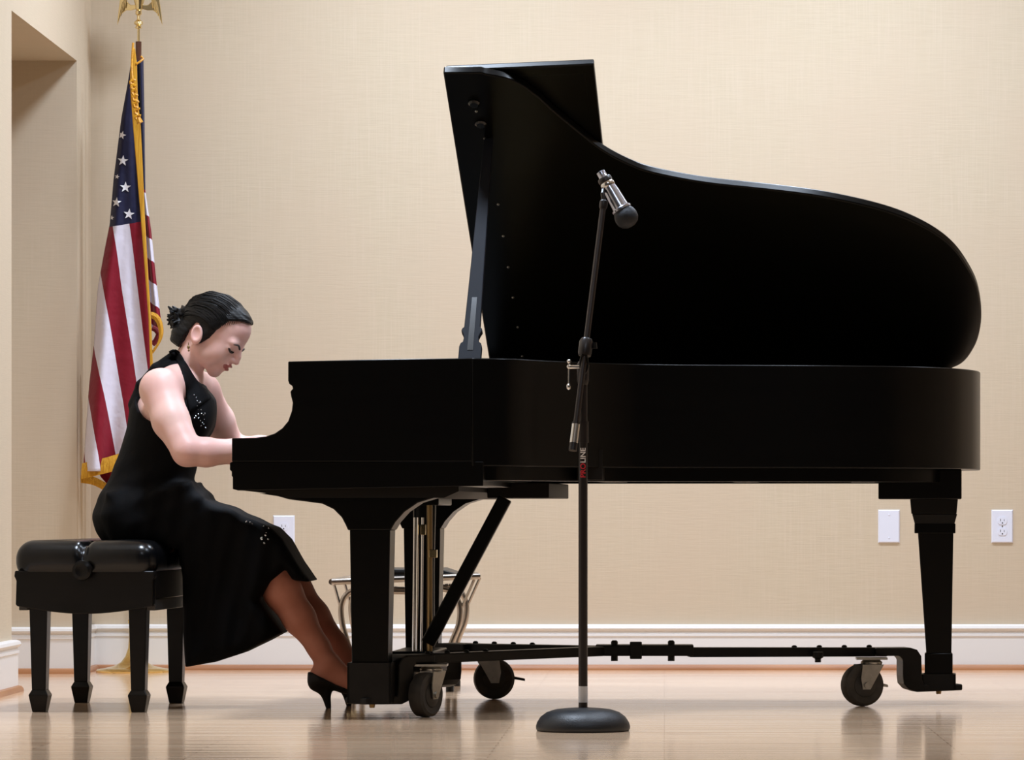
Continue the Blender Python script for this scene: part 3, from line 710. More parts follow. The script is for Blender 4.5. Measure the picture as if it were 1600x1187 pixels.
fringe('rear_fringe', [(238, 488), (246, 492), (252, 502), (254, 518), (250, 532), (242, 544)], 9, 13.86, down=(-.5, .85))
MB().tube([fpt(x, y, 13.885) for x, y in ((238, 512), (244, 515), (248, 522), (244, 532), (238, 538))], .010, 8).build('curled_corner', mat('flag_red_inside', s2l((120, 20, 34)), .7), flag)
cd = MB(); pth = catmull([fpt(208, 67, 13.80), fpt(206, 100, 13.79), fpt(207, 122, 13.78), fpt(211, 150, 13.77), fpt(216, 186, 13.77)], 12)
cd.tube(pth, .004, 8)
hel = []
for i in range(90):
    t = i/89; base = pth[min(len(pth)-1, int(12*2.2+t*(len(pth)-1-12*2.2)))]
    hel.append(base+Vector((.008*math.cos(t*42), -.006, .004*math.sin(t*42))))
cd.tube(hel, .0055, 6); cd.tube([fpt(216, 184, 13.765), fpt(219, 192, 13.765)], [.008, .011], 8)
cd.tube([fpt(213, 100, 13.80), fpt(219, 96, 13.80), fpt(224, 92, 13.81), fpt(220, 88, 13.81)], .004, 6)
cd.build('cord', M['cord'], flag)

# ------------------------------------------------------------------ chair behind the piano
cb = at(633, 1083, 12.68)
chair = thing('chair', 'low steel-tube chair with black seat pad standing behind the piano legs', 'chair', (cb.x, cb.y, 0))
def cp_(px, py, Y): return at(px, py, Y)-Vector((cb.x, cb.y, 0))
zs = .352; fx0, fx1 = cp_(519, 900, 12.5).x, cp_(748, 900, 12.5).x
MB().tube([(fx0, -.2, zs-.006), (fx1, -.2, zs+.012), (fx1-.03, .24, zs+.012), (fx0+.03, .24, zs), (fx0, -.2, zs-.006)], .010, 8).build('seat_frame', M['chair_metal'], chair, angle=80)
MB().hull([(fx0+.15, -.19, zs+.004), (fx1-.03, -.19, zs+.01), (fx1-.05, .22, zs+.01), (fx0+.15, .22, zs+.004)], [(fx0+.15, -.19, zs+.034), (fx1-.12, -.19, zs+.034), (fx1-.12, .22, zs+.034), (fx0+.15, .22, zs+.034)]).build('seat_pad', M['chair_pad'], chair, smooth=False, bevel=.01)
for dy, nm in ((-.18, 0), (.22, 1)):
    Yc = 12.68+dy; k_ = Yc/12.5
    def q(px, py): v = cp_(px, py, 12.5); v.y = dy; v.x += (-.0 if not nm else 0); return v
    lf = catmull([q(572, 919), (q(546, 925)), q(534, 944), q(535, 975), q(546, 1015), q(551, 1050), q(552, 1084)], 6)
    rt = catmull([q(690, 919), q(707, 925), q(718, 946), q(717, 975), q(704, 1010), q(699, 1050), q(703, 1084)], 6)
    for ln_ in (lf, rt):
        ln_[-1].z = .012
        MB().tube(ln_, .0095, 8).build('leg', M['chair_metal'], chair, angle=80)
        MB().lathe([(.013, 0), (.013, .018), (.01, .024)], (ln_[-1].x, ln_[-1].y, 0), 10).build('foot_cap', M['chair_pad'], chair)
    MB().tube([q(572, 919), q(610, 924), q(650, 924), q(690, 919)], .009, 8).build('seat_brace', M['chair_metal'], chair, angle=80)
    MB().tube([q(521, 909), q(531, 945)], .005, 6).build('strut', M['chair_metal'], chair)
    MB().tube([q(741, 905), q(721, 950)], .005, 6).build('strut', M['chair_metal'], chair)
for s in (fx0+.115, fx0+.285):
    MB().tube([(s, .24, zs), (s, .27, zs+.2), (s, .30, zs+.36)], .010, 8).build('back_post', M['chair_metal'], chair)
MB().box(fx0+.06, fx0+.34, .285, .305, zs+.22, zs+.37).build('backrest', M['chair_pad'], chair, bevel=.008)
# ------------------------------------------------------------------ the pianist: bodies grown as one smooth surface from a distance field
def axis_pts(segs):
    out = [segs[0][0]]
    for a, b, h in segs:
        n = max(1, int(round((b-a)/h))); out += [a+(b-a)*(i+1)/n for i in range(n)]
    return np.array(out, dtype=np.float32)
class Field:
    def __init__(s, xs, ys, zs):
        s.ax = [xs, ys, zs]; s.v = np.full((len(xs), len(ys), len(zs)), .2, np.float32)
    def sl(s, lo, hi):
        r = []
        for a, l, h in zip(s.ax, lo, hi):
            i = max(0, int(np.searchsorted(a, l))-1); j = min(len(a), int(np.searchsorted(a, h))+1); r.append(slice(i, max(j, i)))
        return tuple(r)
    def grid(s, r): return [a[q].reshape([-1 if i == k else 1 for i in range(3)]) for k, (a, q) in enumerate(zip(s.ax, r))]
    def put(s, fn, lo, hi, k=.01, op='add'):
        m = k+.015; r = s.sl([l-m for l in lo], [h+m for h in hi])
        if any(q.stop <= q.start for q in r): return
        X, Y, Z = s.grid(r); d = fn(X, Y, Z).astype(np.float32); o = s.v[r]
        if op == 'sub': d = -d; o = -o
        if op == 'add':
            h = np.maximum(k-np.abs(o-d), 0)/k; s.v[r] = np.minimum(o, d)-h*h*k*.25
        else:
            a = o; b_ = -d        # keep a, remove d  -> max(v, -d)
            v = s.v[r]; dd = d    # d already negated
            h = np.maximum(k-np.abs(v-dd), 0)/k; s.v[r] = np.maximum(v, dd)+h*h*k*.25
    def cone(s, pts, rad, k=.012, sy=1.0, op='add'):
        for (a, b), (r0, r1) in zip(zip(pts, pts[1:]), zip(rad, rad[1:])):
            a = np.array(a, np.float32); b = np.array(b, np.float32); ab = b-a; rm = max(r0, r1)
            ya = a[1]
            def fn(X, Y, Z):
                px, py, pz = X-a[0], (Y-a[1]), Z-a[2]
                t = np.clip((px*ab[0]+py*ab[1]+pz*ab[2])/max(1e-9, float(ab@ab)), 0, 1)
                return np.sqrt((px-ab[0]*t)**2+((py-ab[1]*t)/sy)**2+(pz-ab[2]*t)**2)-(r0+(r1-r0)*t)
            lo = np.minimum(a, b)-[rm, rm*sy, rm]; hi = np.maximum(a, b)+[rm, rm*sy, rm]
            s.put(fn, lo, hi, k, op)
    def ell(s, c, rad, k=.01, B=None, op='add'):
        c = np.array(c, np.float32); B = np.eye(3, dtype=np.float32) if B is None else np.array(B, np.float32)   # rows of B: local axes
        ext = np.sqrt(sum((B[i]*rad[i])**2 for i in range(3)))
        def fn(X, Y, Z):
            p = [X-c[0], Y-c[1], Z-c[2]]; q0 = 0; q1 = 0
            for i in range(3):
                l = p[0]*B[i][0]+p[1]*B[i][1]+p[2]*B[i][2]
                q0 = q0+(l/rad[i])**2; q1 = q1+(l/rad[i]**2)**2
            q0 = np.sqrt(q0); return q0*(q0-1)/np.maximum(np.sqrt(q1), 1e-6)
        s.put(fn, c-ext, c+ext, k, op)
    def mesh(s, name):
        v = s.v; xs, ys, zs = s.ax; inside = v < 0; nx, ny, nz = v.shape
        cnt = np.zeros((nx-1, ny-1, nz-1), np.int8)
        for i in (0, 1):
            for j in (0, 1):
                for k in (0, 1): cnt += inside[i:nx-1+i, j:ny-1+j, k:nz-1+k]
        act = np.argwhere((cnt > 0) & (cnt < 8)); idx = np.full(cnt.shape, -1, np.int32); idx[tuple(act.T)] = np.arange(len(act))
        acc = np.zeros((len(act), 3)); num = np.zeros(len(act))
        cor = [(i, j, k) for i in (0, 1) for j in (0, 1) for k in (0, 1)]
        P = lambda c: np.stack([xs[act[:, 0]+c[0]], ys[act[:, 1]+c[1]], zs[act[:, 2]+c[2]]], 1)
        Vv = lambda c: v[act[:, 0]+c[0], act[:, 1]+c[1], act[:, 2]+c[2]]
        for a in cor:
            for ax in range(3):
                if a[ax] == 0:
                    b = list(a); b[ax] = 1; va, vb = Vv(a), Vv(b); m = (va < 0) != (vb < 0)
                    t = np.where(m, va/np.where(va-vb == 0, 1, va-vb), 0)
                    pt = P(a)*(1-t[:, None])+P(b)*t[:, None]; acc += pt*m[:, None]; num += m
        co = acc/num[:, None]; faces = []
        for ax in range(3):
            o1, o2 = [(1, 2), (2, 0), (0, 1)][ax]
            A = [slice(None)]*3; Bs = [slice(None)]*3; A[ax] = slice(0, -1); Bs[ax] = slice(1, None)
            e = np.argwhere(inside[tuple(A)] != inside[tuple(Bs)])
            ok = (e[:, o1] > 0) & (e[:, o2] > 0) & (e[:, o1] < v.shape[o1]-1) & (e[:, o2] < v.shape[o2]-1); e = e[ok]
            flip = inside[tuple(e.T)]
            def cell(d1, d2):
                q = e.copy(); q[:, o1] += d1; q[:, o2] += d2; return idx[tuple(q.T)]
            f = np.stack([cell(-1, -1), cell(0, -1), cell(0, 0), cell(-1, 0)], 1)
            f[~flip] = f[~flip][:, ::-1]; faces.append(f)
        faces = np.concatenate(faces); me = bpy.data.meshes.new(name)
        me.vertices.add(len(co)); me.vertices.foreach_set('co', co.astype(np.float32).ravel())
        me.loops.add(faces.size); me.loops.foreach_set('vertex_index', faces.ravel().astype(np.int32))
        me.polygons.add(len(faces)); me.polygons.foreach_set('loop_start', np.arange(0, faces.size, 4, dtype=np.int32))
        me.update(calc_edges=True); me.validate(); return me
def poly_sd(pts, X, Z):                  # signed distance to a polygon in a plane
    d = None; s = None
    n = len(pts)
    for i in range(n):
        ax_, az = pts[i]; bx, bz = pts[i-1]; ex, ez = bx-ax_, bz-az; wx, wz = X-ax_, Z-az
        t = np.clip((wx*ex+wz*ez)/(ex*ex+ez*ez+1e-12), 0, 1); q = (wx-ex*t)**2+(wz-ez*t)**2
        d = q if d is None else np.minimum(d, q)
        c1 = Z >= az; c2 = Z < bz; c3 = ex*wz > ez*wx
        fl = np.where((c1 & c2 & c3) | (~c1 & ~c2 & ~c3), -1.0, 1.0); s = fl if s is None else s*fl
    return np.sqrt(d)*s
cf = Field(axis_pts([(-.22, .22, .0042)]), axis_pts([(-.03, .77, .0055)]), axis_pts([(.36, .50, .0036)]))
def cush(X, Y, Z):
    r_ = .050; qx = np.abs(X)-(.203-r_); qy = np.abs(Y-BL/2)-(BL/2-r_); qz = np.abs(Z-.429)-(.0545-r_)
    d_ = np.sqrt(np.maximum(qx, 0)**2+np.maximum(qy, 0)**2+np.maximum(qz, 0)**2)+np.minimum(np.maximum(np.maximum(qx, qy), qz), 0)-r_
    tuft = 0
    for yy in (.185, .37, .555): tuft = tuft+.011*np.exp(-((Y-yy)/.016)**2)
    tuft = tuft+.015*np.exp(-(X/.013)**2)-.004*np.abs(np.sin(X*math.pi/.2))
    return d_+tuft*np.clip((Z-.41)/.05, 0, 1)
cf.put(cush, (-.21, -.02, .365), (.21, .76, .49), .002)
cu = finish(cf.mesh('cushion'), 'cushion', M['leather'], bench, angle=180)
YM = 11.52
def at2(px, py, Y=YM): return tuple(at(px, py, Y))
# head frame
pit, yaw = R(38), R(11)
E0 = Vector(at2(311, 525)); f0 = Vector((math.cos(pit), 0, -math.sin(pit))); UP = Vector((math.sin(pit), 0, math.cos(pit))); s0 = Vector((0, -1, 0))
FW = f0*math.cos(yaw)+s0*math.sin(yaw); SD = s0*math.cos(yaw)-f0*math.sin(yaw)
E0 = E0-s0*0; HB = [tuple(FW), tuple(SD), tuple(UP)]
def hp(f, s, u): return tuple(E0+FW*f+SD*s+UP*u)
def headpose(B): return B
base = at(215, 845, YM)
person = thing('person', 'woman in a black halter dress leaning over the keyboard, playing the piano', 'person', (base.x, YM, 0))
xs = axis_pts([(-1.74, -1.47, .006), (-1.47, -1.14, .0028), (-1.14, -.94, .0042), (-.94, -.72, .0065)])
ys = axis_pts([(11.12, 11.40, .0048), (11.40, 11.64, .0030), (11.64, 12.0, .0055)])
zs_ = axis_pts([(-.01, .70, .006), (.70, .80, .0042), (.80, .93, .005), (.93, 1.235, .0028)])
fd = Field(xs, ys, zs_)
# torso
TORSO = [((-1.525, YM, .560), .118), ((-1.49, YM, .65), .104), ((-1.462, YM, .74), .100), ((-1.435, YM+.005, .845), .106), ((-1.42, YM+.008, .925), .078)]
def torso(F_, grow):
    F_.cone([t[0] for t in TORSO], [t[1]+grow for t in TORSO], .03, 1.32)
torso(fd, -.008)
SHN, SHF = (-1.442, 11.362, .916), (-1.365, 11.672, .918)
fd.cone([(-1.40, 11.47, .940), SHN], [.046, .057], .04); fd.cone([(-1.385, 11.57, .945), SHF], [.048, .056], .04)
ELN, WRN = (-1.352, 11.245, .738), (-1.128, 11.315, .748)
fd.cone([SHN, (-1.405, 11.30, .825), ELN], [.057, .051, .042], .02)
fd.cone([ELN, (-1.30, 11.262, .735), (-1.22, 11.29, .738), WRN], [.042, .040, .034, .025], .015)
ELF, WRF = (-1.288, 11.83, .752), (-1.115, 11.74, .762)
fd.cone([SHF, (-1.325, 11.76, .835), ELF], [.056, .049, .041], .02)
fd.cone([ELF, (-1.20, 11.79, .755), WRF], [.041, .036, .025], .015)
def hand(wr, side, dz):                  # side: +1 thumb towards +y
    w_ = Vector(wr); kn = []
    for i in range(4):                   # index .. little
        off = side*(.030-.020*i); reach = (.088, .090, .085, .076)[i]
        k = w_+Vector((reach, off, .004-.002*i)); kn.append(k)
        fd.cone([tuple(w_+Vector((.005, off*.5, 0))), tuple(k)], [.0155, .0112], .012)
        l = (.96, 1.06, .98, .78)[i]; sp = off*.18
        a1 = k+Vector((.038*l, sp, .004)); a2 = a1+Vector((.022*l, sp*.4, -.016)); a3 = a2+Vector((.008*l, 0, -.02))
        fd.cone([tuple(k), tuple(a1), tuple(a2), tuple(a3)], [.0100, .0088, .0080, .0068], .004)
    t0 = w_+Vector((.022, side*.020, -.004)); t1 = w_+Vector((.060, side*.052, -.008)); t2 = w_+Vector((.085, side*.060, -.012)); t3 = w_+Vector((.105, side*.060, -.018))
    fd.cone([tuple(t0), tuple(t1), tuple(t2), tuple(t3)], [.0155, .0118, .0098, .0080], .006)
hand(WRN, 1, 0); hand(WRF, -1, 0)
# legs
KN, AN = at2(428, 876, 11.45), at2(511, 1036, 11.44)
KF, AF = at2(438, 874, 11.60), at2(543, 1032, 11.58)
def leg(hip, kn, an, toe, y):
    kn, an = Vector(kn), Vector(an)
    fd.cone([hip, tuple(kn)], [.066, .050], .02)
    dn = an-kn; bk = Vector((-.018, 0, -.006))
    fd.cone([tuple(kn), tuple(kn+dn*.28+bk), tuple(kn+dn*.55+bk*.6), tuple(kn+dn*.85), tuple(an)], [.050, .053, .045, .031, .032], .02)
    heel = an+Vector((-.022, 0, -.035)); ball = an+Vector((.125, 0, -.080))
    fd.cone([tuple(an), tuple(heel)], [.030, .026], .015); fd.cone([tuple(an+Vector((.012, 0, -.008))), tuple(an+Vector((.07, 0, -.055))), tuple(ball)], [.031, .027, .023], .015)
    fd.cone([tuple(heel), tuple(ball)], [.024, .024], .015); fd.cone([tuple(ball), tuple(ball+Vector((.05, 0, -.008)))], [.024, .015], .01, 1.3)
    return heel, ball
hN = leg((-1.51, 11.45, .562), KN, AN, None, 11.45); hF = leg((-1.51, 11.59, .562), KF, AF, None, 11.6)
# neck and head
fd.cone([hp(-.012, 0, -.01), at2(299, 558), at2(292, 592)], [.040, .0385, .046], .014, 1.08)
fd.ell(hp(.020, 0, .056), (.096, .073, .084), .012, HB)
fd.ell(hp(.058, 0, .030), (.066, .059, .086), .016, HB)
fd.ell(hp(.055, 0, .084), (.062, .056, .048), .02, HB)
for s in (-1, 1):
    fd.cone([hp(.030, s*.048, -.024), hp(.098, s*.011, -.053)], [.017, .013], .018)
    fd.ell(hp(.078, s*.031, -.002), (.031, .024, .034), .018, HB)
fd.ell(hp(.103, 0, -.051), (.0165, .018, .015), .014, HB)
fd.ell(hp(.106, 0, -.016), (.022, .026, .028), .014, HB)
for s in (-1, 1):
    fd.ell(hp(.138, s*.033, .029), (.022, .018, .012), .012, HB, op='sub')
    fd.ell(hp(.1015, s*.032, .028), (.0150, .016, .0115), .005, HB)
    fd.ell(hp(.1075, s*.026, .047), (.0105, .024, .0085), .016, HB)
fd.cone([hp(.1195, 0, .046), hp(.131, 0, .024), hp(.1375, 0, .008)], [.0075, .0075, .0085], .009)
for s in (-1, 1): fd.ell(hp(.127, s*.0105, .004), (.0100, .0065, .0065), .006, HB)
fd.ell(hp(.1262, 0, -.0125), (.0095, .021, .0052), .004, HB)
fd.ell(hp(.1235, 0, -.0255), (.0095, .018, .0062), .004, HB)
fd.ell(hp(.140, 0, -.0188), (.013, .022, .0018), .003, HB, op='sub')
for s in (-1, 1):
    ez = Vector((.16, 0, .987)); ey = (SD-ez*SD.dot(ez)).normalized(); ex = ey.cross(ez); ec = Vector(hp(.016 if s > 0 else -.014, s*.077, .002))
    EB = [tuple(ex), tuple(ey), tuple(ez)]
    fd.ell(tuple(ec), (.0180, .0085, .0295), .005, EB)
    fd.ell(tuple(ec+ey*s*.009+ez*.004), (.0125, .0085, .0205), .003, EB, op='sub')
bme = fd.mesh('body')
co = np.empty(len(bme.vertices)*3, np.float32); bme.vertices.foreach_get('co', co); co = co.reshape(-1, 3)
fc = np.empty(len(bme.polygons)*3, np.float32); bme.polygons.foreach_get('center', fc); fc = fc.reshape(-1, 3)
rel = fc-np.array(E0); fh = rel@np.array(FW); sh_ = rel@np.array(SD); uh = rel@np.array(UP)
mi = np.zeros(len(fc), np.int32)
mi[(fc[:, 2] < .50) & (fc[:, 0] > -1.62)] = 1
lip = (((sh_/.0225)**2+((uh+.0190)/(.0125))**2) < 1) & (fh > .118)
mi[lip] = 2
body = finish(bme, 'body', [M['skin'], M['stocking'], M['lips']], person, angle=180, world=True)
bme.polygons.foreach_set('material_index', mi)
# hair
hf = Field(axis_pts([(-1.50, -1.13, .0032)]), axis_pts([(11.40, 11.64, .0034)]), axis_pts([(.95, 1.24, .0032)]))
hf.ell(hp(.020, 0, .060), (.103, .083, .0855), .01, HB)
hf.ell(hp(.060, 0, .090), (.062, .064, .050), .02, HB)
hf.cone([hp(-.02, 0, -.02), hp(-.012, 0, -.048)], [.056, .050], .02)
keep = [(.30, .123), (.104, .123), (.088, .112), (.066, .094), (.057, .060), (.045, .014), (.039, -.012), (.022, -.010), (.017, .022), (.000, .034), (-.015, .026), (-.017, -.06), (-.3, -.06), (-.3, .4), (.3, .4)]
def cutf(X, Y, Z):
    p = [X-E0.x, Y-E0.y, Z-E0.z]
    f = p[0]*FW.x+p[1]*FW.y+p[2]*FW.z; u = p[0]*UP.x+p[1]*UP.y+p[2]*UP.z; s_ = p[0]*SD.x+p[1]*SD.y+p[2]*SD.z
    wob = .0025*np.sin(s_*160+u*40)
    return -(poly_sd(keep, f+wob, u+wob))
hf.put(cutf, (-1.5, 11.4, .95), (-1.13, 11.64, 1.24), .004, 'sub')
# combed-back waves in the surface
def rough(X, Y, Z):
    p = [X-E0.x, Y-E0.y, Z-E0.z]; f = p[0]*FW.x+p[2]*FW.z; u = p[0]*UP.x+p[2]*UP.z; s_ = Y-E0.y
    return .0006*np.sin(u*330+np.sin(f*38)*2.2+s_*45)+.0006*np.sin(u*700+f*90-s_*120)
hf.v += rough(*hf.grid(tuple(slice(None) for _ in range(3)))).astype(np.float32)
hf.ell(hp(-.078, 0, .006), (.025, .030, .033), .010, HB)
for s in (-1, 1): hf.cone([hp(.034, s*.064, .030), hp(.030, s*.066, -.004), hp(.026, s*.068, -.020)], [.014, .009, .003], .006)
rng = random.Random(3)
for (x0, y0, x1, y1, r0) in ((292, 492, 279, 487, .012), (290, 505, 276, 512, .012), (289, 498, 275, 503, .010), (291, 486, 286, 480, .011), (290, 515, 280, 517, .010), (286, 500, 278, 493, .011), (293, 489, 281, 484, .008), (288, 508, 274, 508, .008), (290, 520, 284, 525, .010), (294, 484, 296, 478, .010)):
    a = Vector(at2(x0, y0, YM+rng.uniform(-.02, .02))); c = Vector(at2(x1, y1, YM+rng.uniform(-.025, .025)))
    a = a.lerp(c, .25); c = c+(c-a)*.35; hf.cone([tuple(a), tuple(c)], [r0, .0040], .003)
sm = MB()                                 # combed-back locks drawn from the hairline to the knot
hc, hr = (.020, 0, .060), (.1045, .0845, .0870)
def onhair(f, s, u, k):
    d_ = [(f-hc[0])/hr[0], (s-hc[1])/hr[1], (u-hc[2])/hr[2]]; l_ = math.sqrt(sum(q*q for q in d_)) or 1
    return Vector(hp(*[hc[i]+hr[i]*d_[i]/l_*k for i in range(3)]))
rl_ = random.Random(11)
for i in range(84):
    t = i/83; sg = math.sin((t-.5)*math.pi); 
    st0 = Vector((.100-.062*abs(sg)**1.3, .080*sg, .122-.085*abs(sg)**1.6)); en = Vector((-.085, .018*sg, .010+rl_.uniform(-.012, .018)))
    mid = Vector((.01, .085*sg, .150-.07*abs(sg)**2))
    pts = []
    for k in range(9):
        q = k/8; b_ = st0*(1-q)**2+mid*2*q*(1-q)+en*q*q
        pts.append(onhair(b_.x, b_.y, b_.z, 1.0+.010*rl_.random()+.012*math.sin(q*math.pi)*rl_.random()))
    r_ = rl_.uniform(.0016, .0032); sm.tube(pts, [r_*.12, r_*.7]+[r_]*6+[r_*.7], 5)
bc = Vector(hp(-.080, 0, .008))
for i in range(34):                      # loose ends of the knot
    d_ = Vector((rl_.uniform(-1, .15), rl_.uniform(-.9, .9), rl_.uniform(-.75, .9))).normalized()
    a_ = bc+d_*.016; m_ = bc+d_*.030+Vector((0, 0, rl_.uniform(-.004, .006))); e_ = bc+d_*rl_.uniform(.033, .041)+Vector((rl_.uniform(-.004, .002), 0, rl_.uniform(-.010, .008)))
    sm.tube([a_, m_, e_], [.0085, .0070, .0022], 6)
locks = sm
hair = finish(hf.mesh('hair'), 'hair', M['hair'], person, angle=180, world=True)
locks.build('hair_lock', M['hair'], hair, world=True)
ws = MB()
for (q0, q1, q2) in (((288, 536), (280, 534), (275, 541)), ((290, 540), (283, 540), (279, 547)), ((321, 530), (324, 540), (322, 546))):
    ws.tube([at(*q0, YM-.02), at(*q1, YM-.03), at(*q2, YM-.03)], [.002, .0016, .0006], 5)
ws.build('hair_wisp', M['hair'], person, world=True)
# eyes, brows, earrings: laid on the face surface
bco = [Vector(c) for c in co]; bpl = [tuple(q.vertices) for q in bme.polygons]
fbvh = BVHTree.FromPolygons(bco, bpl)
def onface(s, u, out=.0):
    h_ = fbvh.ray_cast(Vector(hp(.22, s, u)), -FW)
    return (h_[0]+FW*out) if h_[0] is not None else Vector(hp(.11, s, u))
for s in (-1, 1):
    b = MB(); n = 11; pts = []
    for i in range(n):
        t = i/(n-1)*2-1; pts.append(onface(s*(.0325+.0145*t), .0275-.0055*(1-t*t)+.001*t, -.0005))
    b.tube(pts, [.0014]+[.0034]*(n-2)+[.0016], 6); b.build('eyelashes', M['lash'], person, world=True)
    b = MB(); b.ball(onface(s*.0325, .0240, -.0030), (.0058, .0058, .0058)); b.build('eye', M['lash'], person, world=True)
    b = MB(); pts = [onface(s*q0, q1, .0012) for q0, q1 in ((.012, .0430), (.019, .0465), (.026, .0495), (.034, .0505), (.042, .0480), (.048, .0440))]
    b.tube(pts, [.0026, .0031, .0030, .0027, .0021, .0010], 6); b.build('eyebrow', M['lash'], person, world=True)
    c = Vector(hp(.012 if s > 0 else -.010, s*.080, -.030)); b = MB(); b.tube([c, c+Vector((0, 0, -.012))], .0012, 6); b.ball(c+Vector((0, 0, -.014)), (.0042, .003, .0055)); b.ball(c+Vector((.001, 0, -.023)), (.003, .0025, .004))
    b.build('earring', M['brass_dull'], person, world=True)
# dress
df = Field(axis_pts([(-1.74, -1.62, .005), (-1.62, -1.25, .0042), (-1.25, -.96, .006)]), axis_pts([(11.24, 11.80, .0055)]), axis_pts([(.09, .42, .0065), (.42, 1.05, .0045)]))
torso(df, .005)
for s in (-1, 1): df.ell((-1.372, YM+s*.068+.01, .842), (.056, .064, .066), .05)
df.ell(at2(312, 630), (.046, .085, .078), .03)
df.ell((-1.535, YM, .545), (.112, .185, .085), .04)
SK = [(170, 770), (300, 752), (322, 780), (362, 795), (400, 813), (426, 824), (444, 842), (466, 880), (487, 909), (459, 906), (447, 889), (424, 908), (406, 937), (424, 964), (442, 988), (412, 1004), (377, 1021), (337, 1034), (290, 1042), (287, 980), (287, 900), (281, 858), (240, 848), (178, 846), (164, 805)]
SKW = [((x-PX)/F*11.42, H+(PY-y)/F*11.42) for x, y in SK]
def skirt(X, Y, Z):
    d2 = poly_sd(SKW, X, Z)
    drop = np.clip((.48-Z)/.35, 0, 1)
    half = .178-.035*drop+.006*np.sin(X*55+Z*9)*(.3+drop)+.003*np.sin(X*110-Z*25+1.0)
    dy = np.abs(Y-YM)-half
    dx = np.maximum(d2, dy); k = .045; h = np.maximum(k-np.abs(d2-dy), 0)/k
    return dx+h*h*k*.25
df.put(skirt, (-1.72, 11.25, .09), (-.98, 11.79, .66), .02)
# soft horizontal folds at the waist
X, Y, Z = df.grid(tuple(slice(None) for _ in range(3)))
df.v += (.0028*np.sin(Z*95-X*40+np.sin(Y*14)*1.2)*np.clip(1-np.abs(Z-.62)/.12, 0, 1)).astype(np.float32)
def armhole(cx, cz, ylim, sgn, rx, rz):
    def fn(X, Y, Z):
        ca, sa = math.cos(.12), math.sin(.12); dx, dz = X-cx, Z-cz
        a_, b_ = dx*ca-dz*sa, dx*sa+dz*ca
        e = (np.sqrt((a_/rx)**2+(b_/rz)**2)-1)*min(rx, rz)
        return np.maximum(e, sgn*(Y-ylim))
    df.put(fn, (cx-.14, 11.24, cz-.16), (cx+.14, 11.80, cz+.16), .006, 'sub')
armhole(-1.449, .922, YM-.050, 1, .078, .100); armhole(-1.375, .925, YM+.062, -1, .084, .112)
n_ = Vector((58, 0, 50)).normalized(); pc = Vector(at2(296, 577))
df.put(lambda X, Y, Z: -((X-pc.x)*n_.x+(Z-pc.z)*n_.z)+0*Y, (-1.5, 11.3, .9), (-1.2, 11.75, 1.06), .004, 'sub')
df.cone([at2(272, 553), at2(243, 574), at2(220, 601), at2(208, 632)], [.010, .011, .012, .014], .01, 3.0)
dme = df.mesh('dress')
dress = finish(dme, 'dress', M['dress'], person, angle=180, world=False)
bvh = BVHTree.FromPolygons([v.co.copy() for v in dme.vertices], [tuple(p.vertices) for p in dme.polygons])
dme.transform(INFO[person.name].inverted())
dv = [v.co.copy() for v in dme.vertices]; off_ = INFO[person.name].translation
dbvh = BVHTree.FromPolygons([v+off_ for v in dv], [tuple(q.vertices) for q in dme.polygons])
def skin_hit(x, y):                      # front-most point of body or dress along one line
    o_ = Vector((0, 0, H)); d_ = (at(x, y, 11.4)-o_).normalized(); c_ = []
    for t_ in (fbvh, dbvh):
        h_ = t_.ray_cast(o_, d_)
        if h_[0] is not None: c_.append((h_[3], h_[0]))
    return min(c_)[1]-d_*.004 if c_ else at(x, y, YM-.03)
le = catmull([(x, y, 0) for x, y in ((264, 550), (271, 555), (278, 567), (285, 583), (290, 600), (292, 622), (296, 645))], 3)
re_ = catmull([(x, y, 0) for x, y in ((272, 546), (280, 551), (290, 566), (300, 584), (310, 598), (321, 604), (329, 622))], 3)
vs, fs = [], []
for a_, c_ in zip(le, re_):
    for k in range(7): q = a_.lerp(c_, k/6); vs.append(tuple(skin_hit(q.x, q.y)))
n_r = len(le)
fs = [(j*7+i, (j+1)*7+i, (j+1)*7+i+1, j*7+i+1) for j in range(n_r-1) for i in range(6)]
sme = bpy.data.meshes.new('halter_strap'); sme.from_pydata(vs, [], fs)
so = finish(sme, 'halter_strap', M['dress'], dress, angle=180, world=True)
md_ = so.modifiers.new('thickness', 'SOLIDIFY'); md_.thickness = .006; md_.offset = 0
st_ = MB(); pts = [Vector((v[0], 2*(YM+.004)-v[1], v[2])) for v in vs[3::7]][:13]
st_.tube(pts[1:], [.002, .006]+[.008]*(len(pts)-3), 8).build('halter_strap', M['dress'], dress, world=True)
sbvh = BVHTree.FromPolygons([Vector(v) for v in vs], fs)
sq_ = MB()
def sequin(px, py, r):
    o_ = Vector((0, 0, H)); d_ = (at(px, py, 11.4)-o_).normalized()
    hits = [h_ for h_ in (bvh.ray_cast(o_, d_), sbvh.ray_cast(o_, d_)) if h_[0] is not None]
    if hits:
        hit = min(hits, key=lambda h_: h_[3]); p_ = hit[0]-d_*.0045; nn = hit[1].normalized()
        if nn.dot(d_) > 0: nn = -nn
        sq_.lathe([(r, -.001), (r, .001), (r*.5, .0022)], p_, 8, nn)
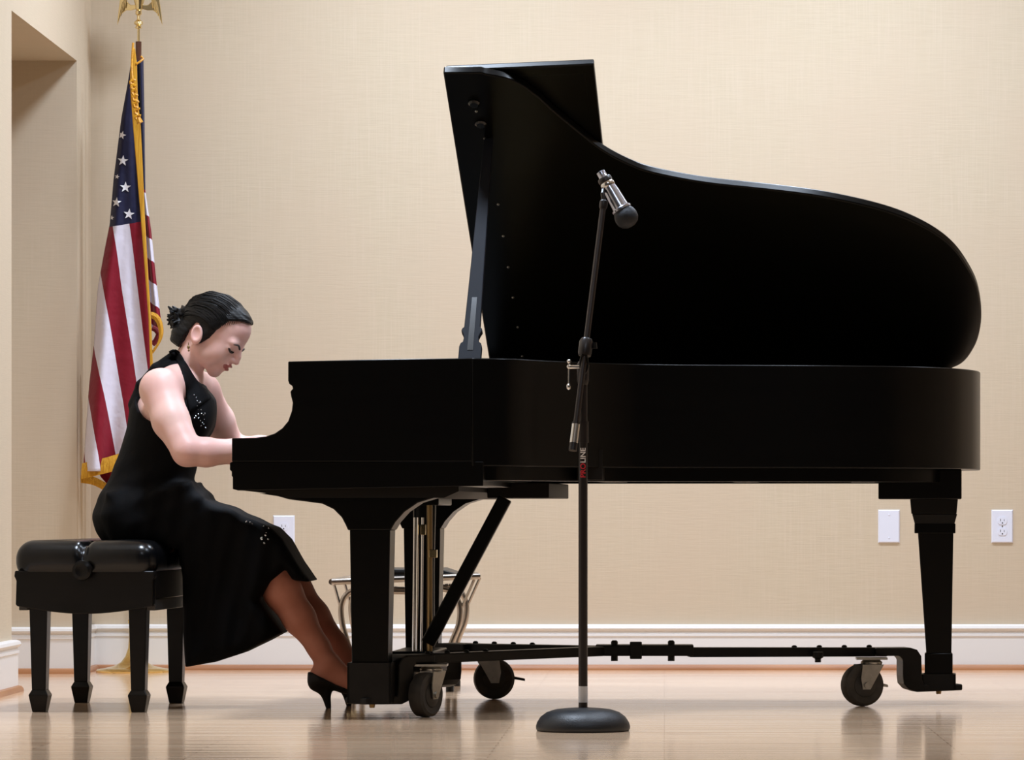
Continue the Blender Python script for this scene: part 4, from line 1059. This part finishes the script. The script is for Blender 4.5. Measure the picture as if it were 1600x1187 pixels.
for (x, y) in ((303, 617), (306, 621), (308, 626), (311, 629), (308, 634), (309, 640), (313, 628), (314, 640), (315, 646), (306, 650), (310, 647), (304, 653), (318, 648), (320, 646), (313, 657), (316, 660), (314, 665), (319, 655), (318, 662), (321, 668), (310, 653)): sequin(x, y, rng.uniform(.0014, .0026))
for (x, y, r) in ((385, 815, .0035), (391, 816, .0035), (394, 818, .002), (409, 841, .0045), (415, 836, .003), (416, 832, .002), (413, 848, .003), (419, 842, .0028), (412, 822, .002), (420, 825, .0025)): sequin(x, y, r)
sq_.build('sequin_embroidery', M['sequin'], dress, world=True)
# high-heeled pumps
for heel, ball_, an in ((hN[0], hN[1], Vector(AN)), (hF[0], hF[1], Vector(AF))):
    x0, x1 = heel.x-.05, ball_.x+.10
    sf = Field(axis_pts([(x0, x1, .0036)]), axis_pts([(heel.y-.06, heel.y+.06, .0038)]), axis_pts([(-.01, heel.z+.07, .0036)]))
    sf.cone([tuple(heel+Vector((0, 0, .006))), tuple(heel+Vector((0, 0, -.012)))], [.032, .031], .01)
    sf.cone([tuple(heel+Vector((0, 0, -.006))), tuple(heel.lerp(ball_, .5)), tuple(ball_), tuple(ball_+Vector((.062, 0, -.010)))], [.030, .026, .028, .013], .015, 1.15)
    # throat of the shoe: cut away above a slanted line
    th = [(heel.x-.06, heel.z+.014), (heel.x-.02, heel.z+.010), (heel.x+.05, heel.z-.026), (heel.x+.105, heel.z-.046), (ball_.x+.0, ball_.z+.018), (ball_.x+.03, ball_.z+.10), (heel.x-.06, heel.z+.15)]
    sf.put(lambda X, Y, Z: poly_sd(th, X, Z)+0*Y, (x0, heel.y-.06, 0), (x1, heel.y+.06, heel.z+.07), .004, 'sub')
    tipz = max(.004, 0.004); tip_ = Vector((heel.x+.026, heel.y, tipz))
    sf.cone([tuple(heel+Vector((-.006, 0, -.022))), tuple(heel.lerp(tip_, .5)+Vector((.004, 0, 0))), tuple(tip_)], [.024, .015, .0085], .012)
    finish(sf.mesh('shoe'), 'shoe', M['shoe'], person, angle=180, world=True)
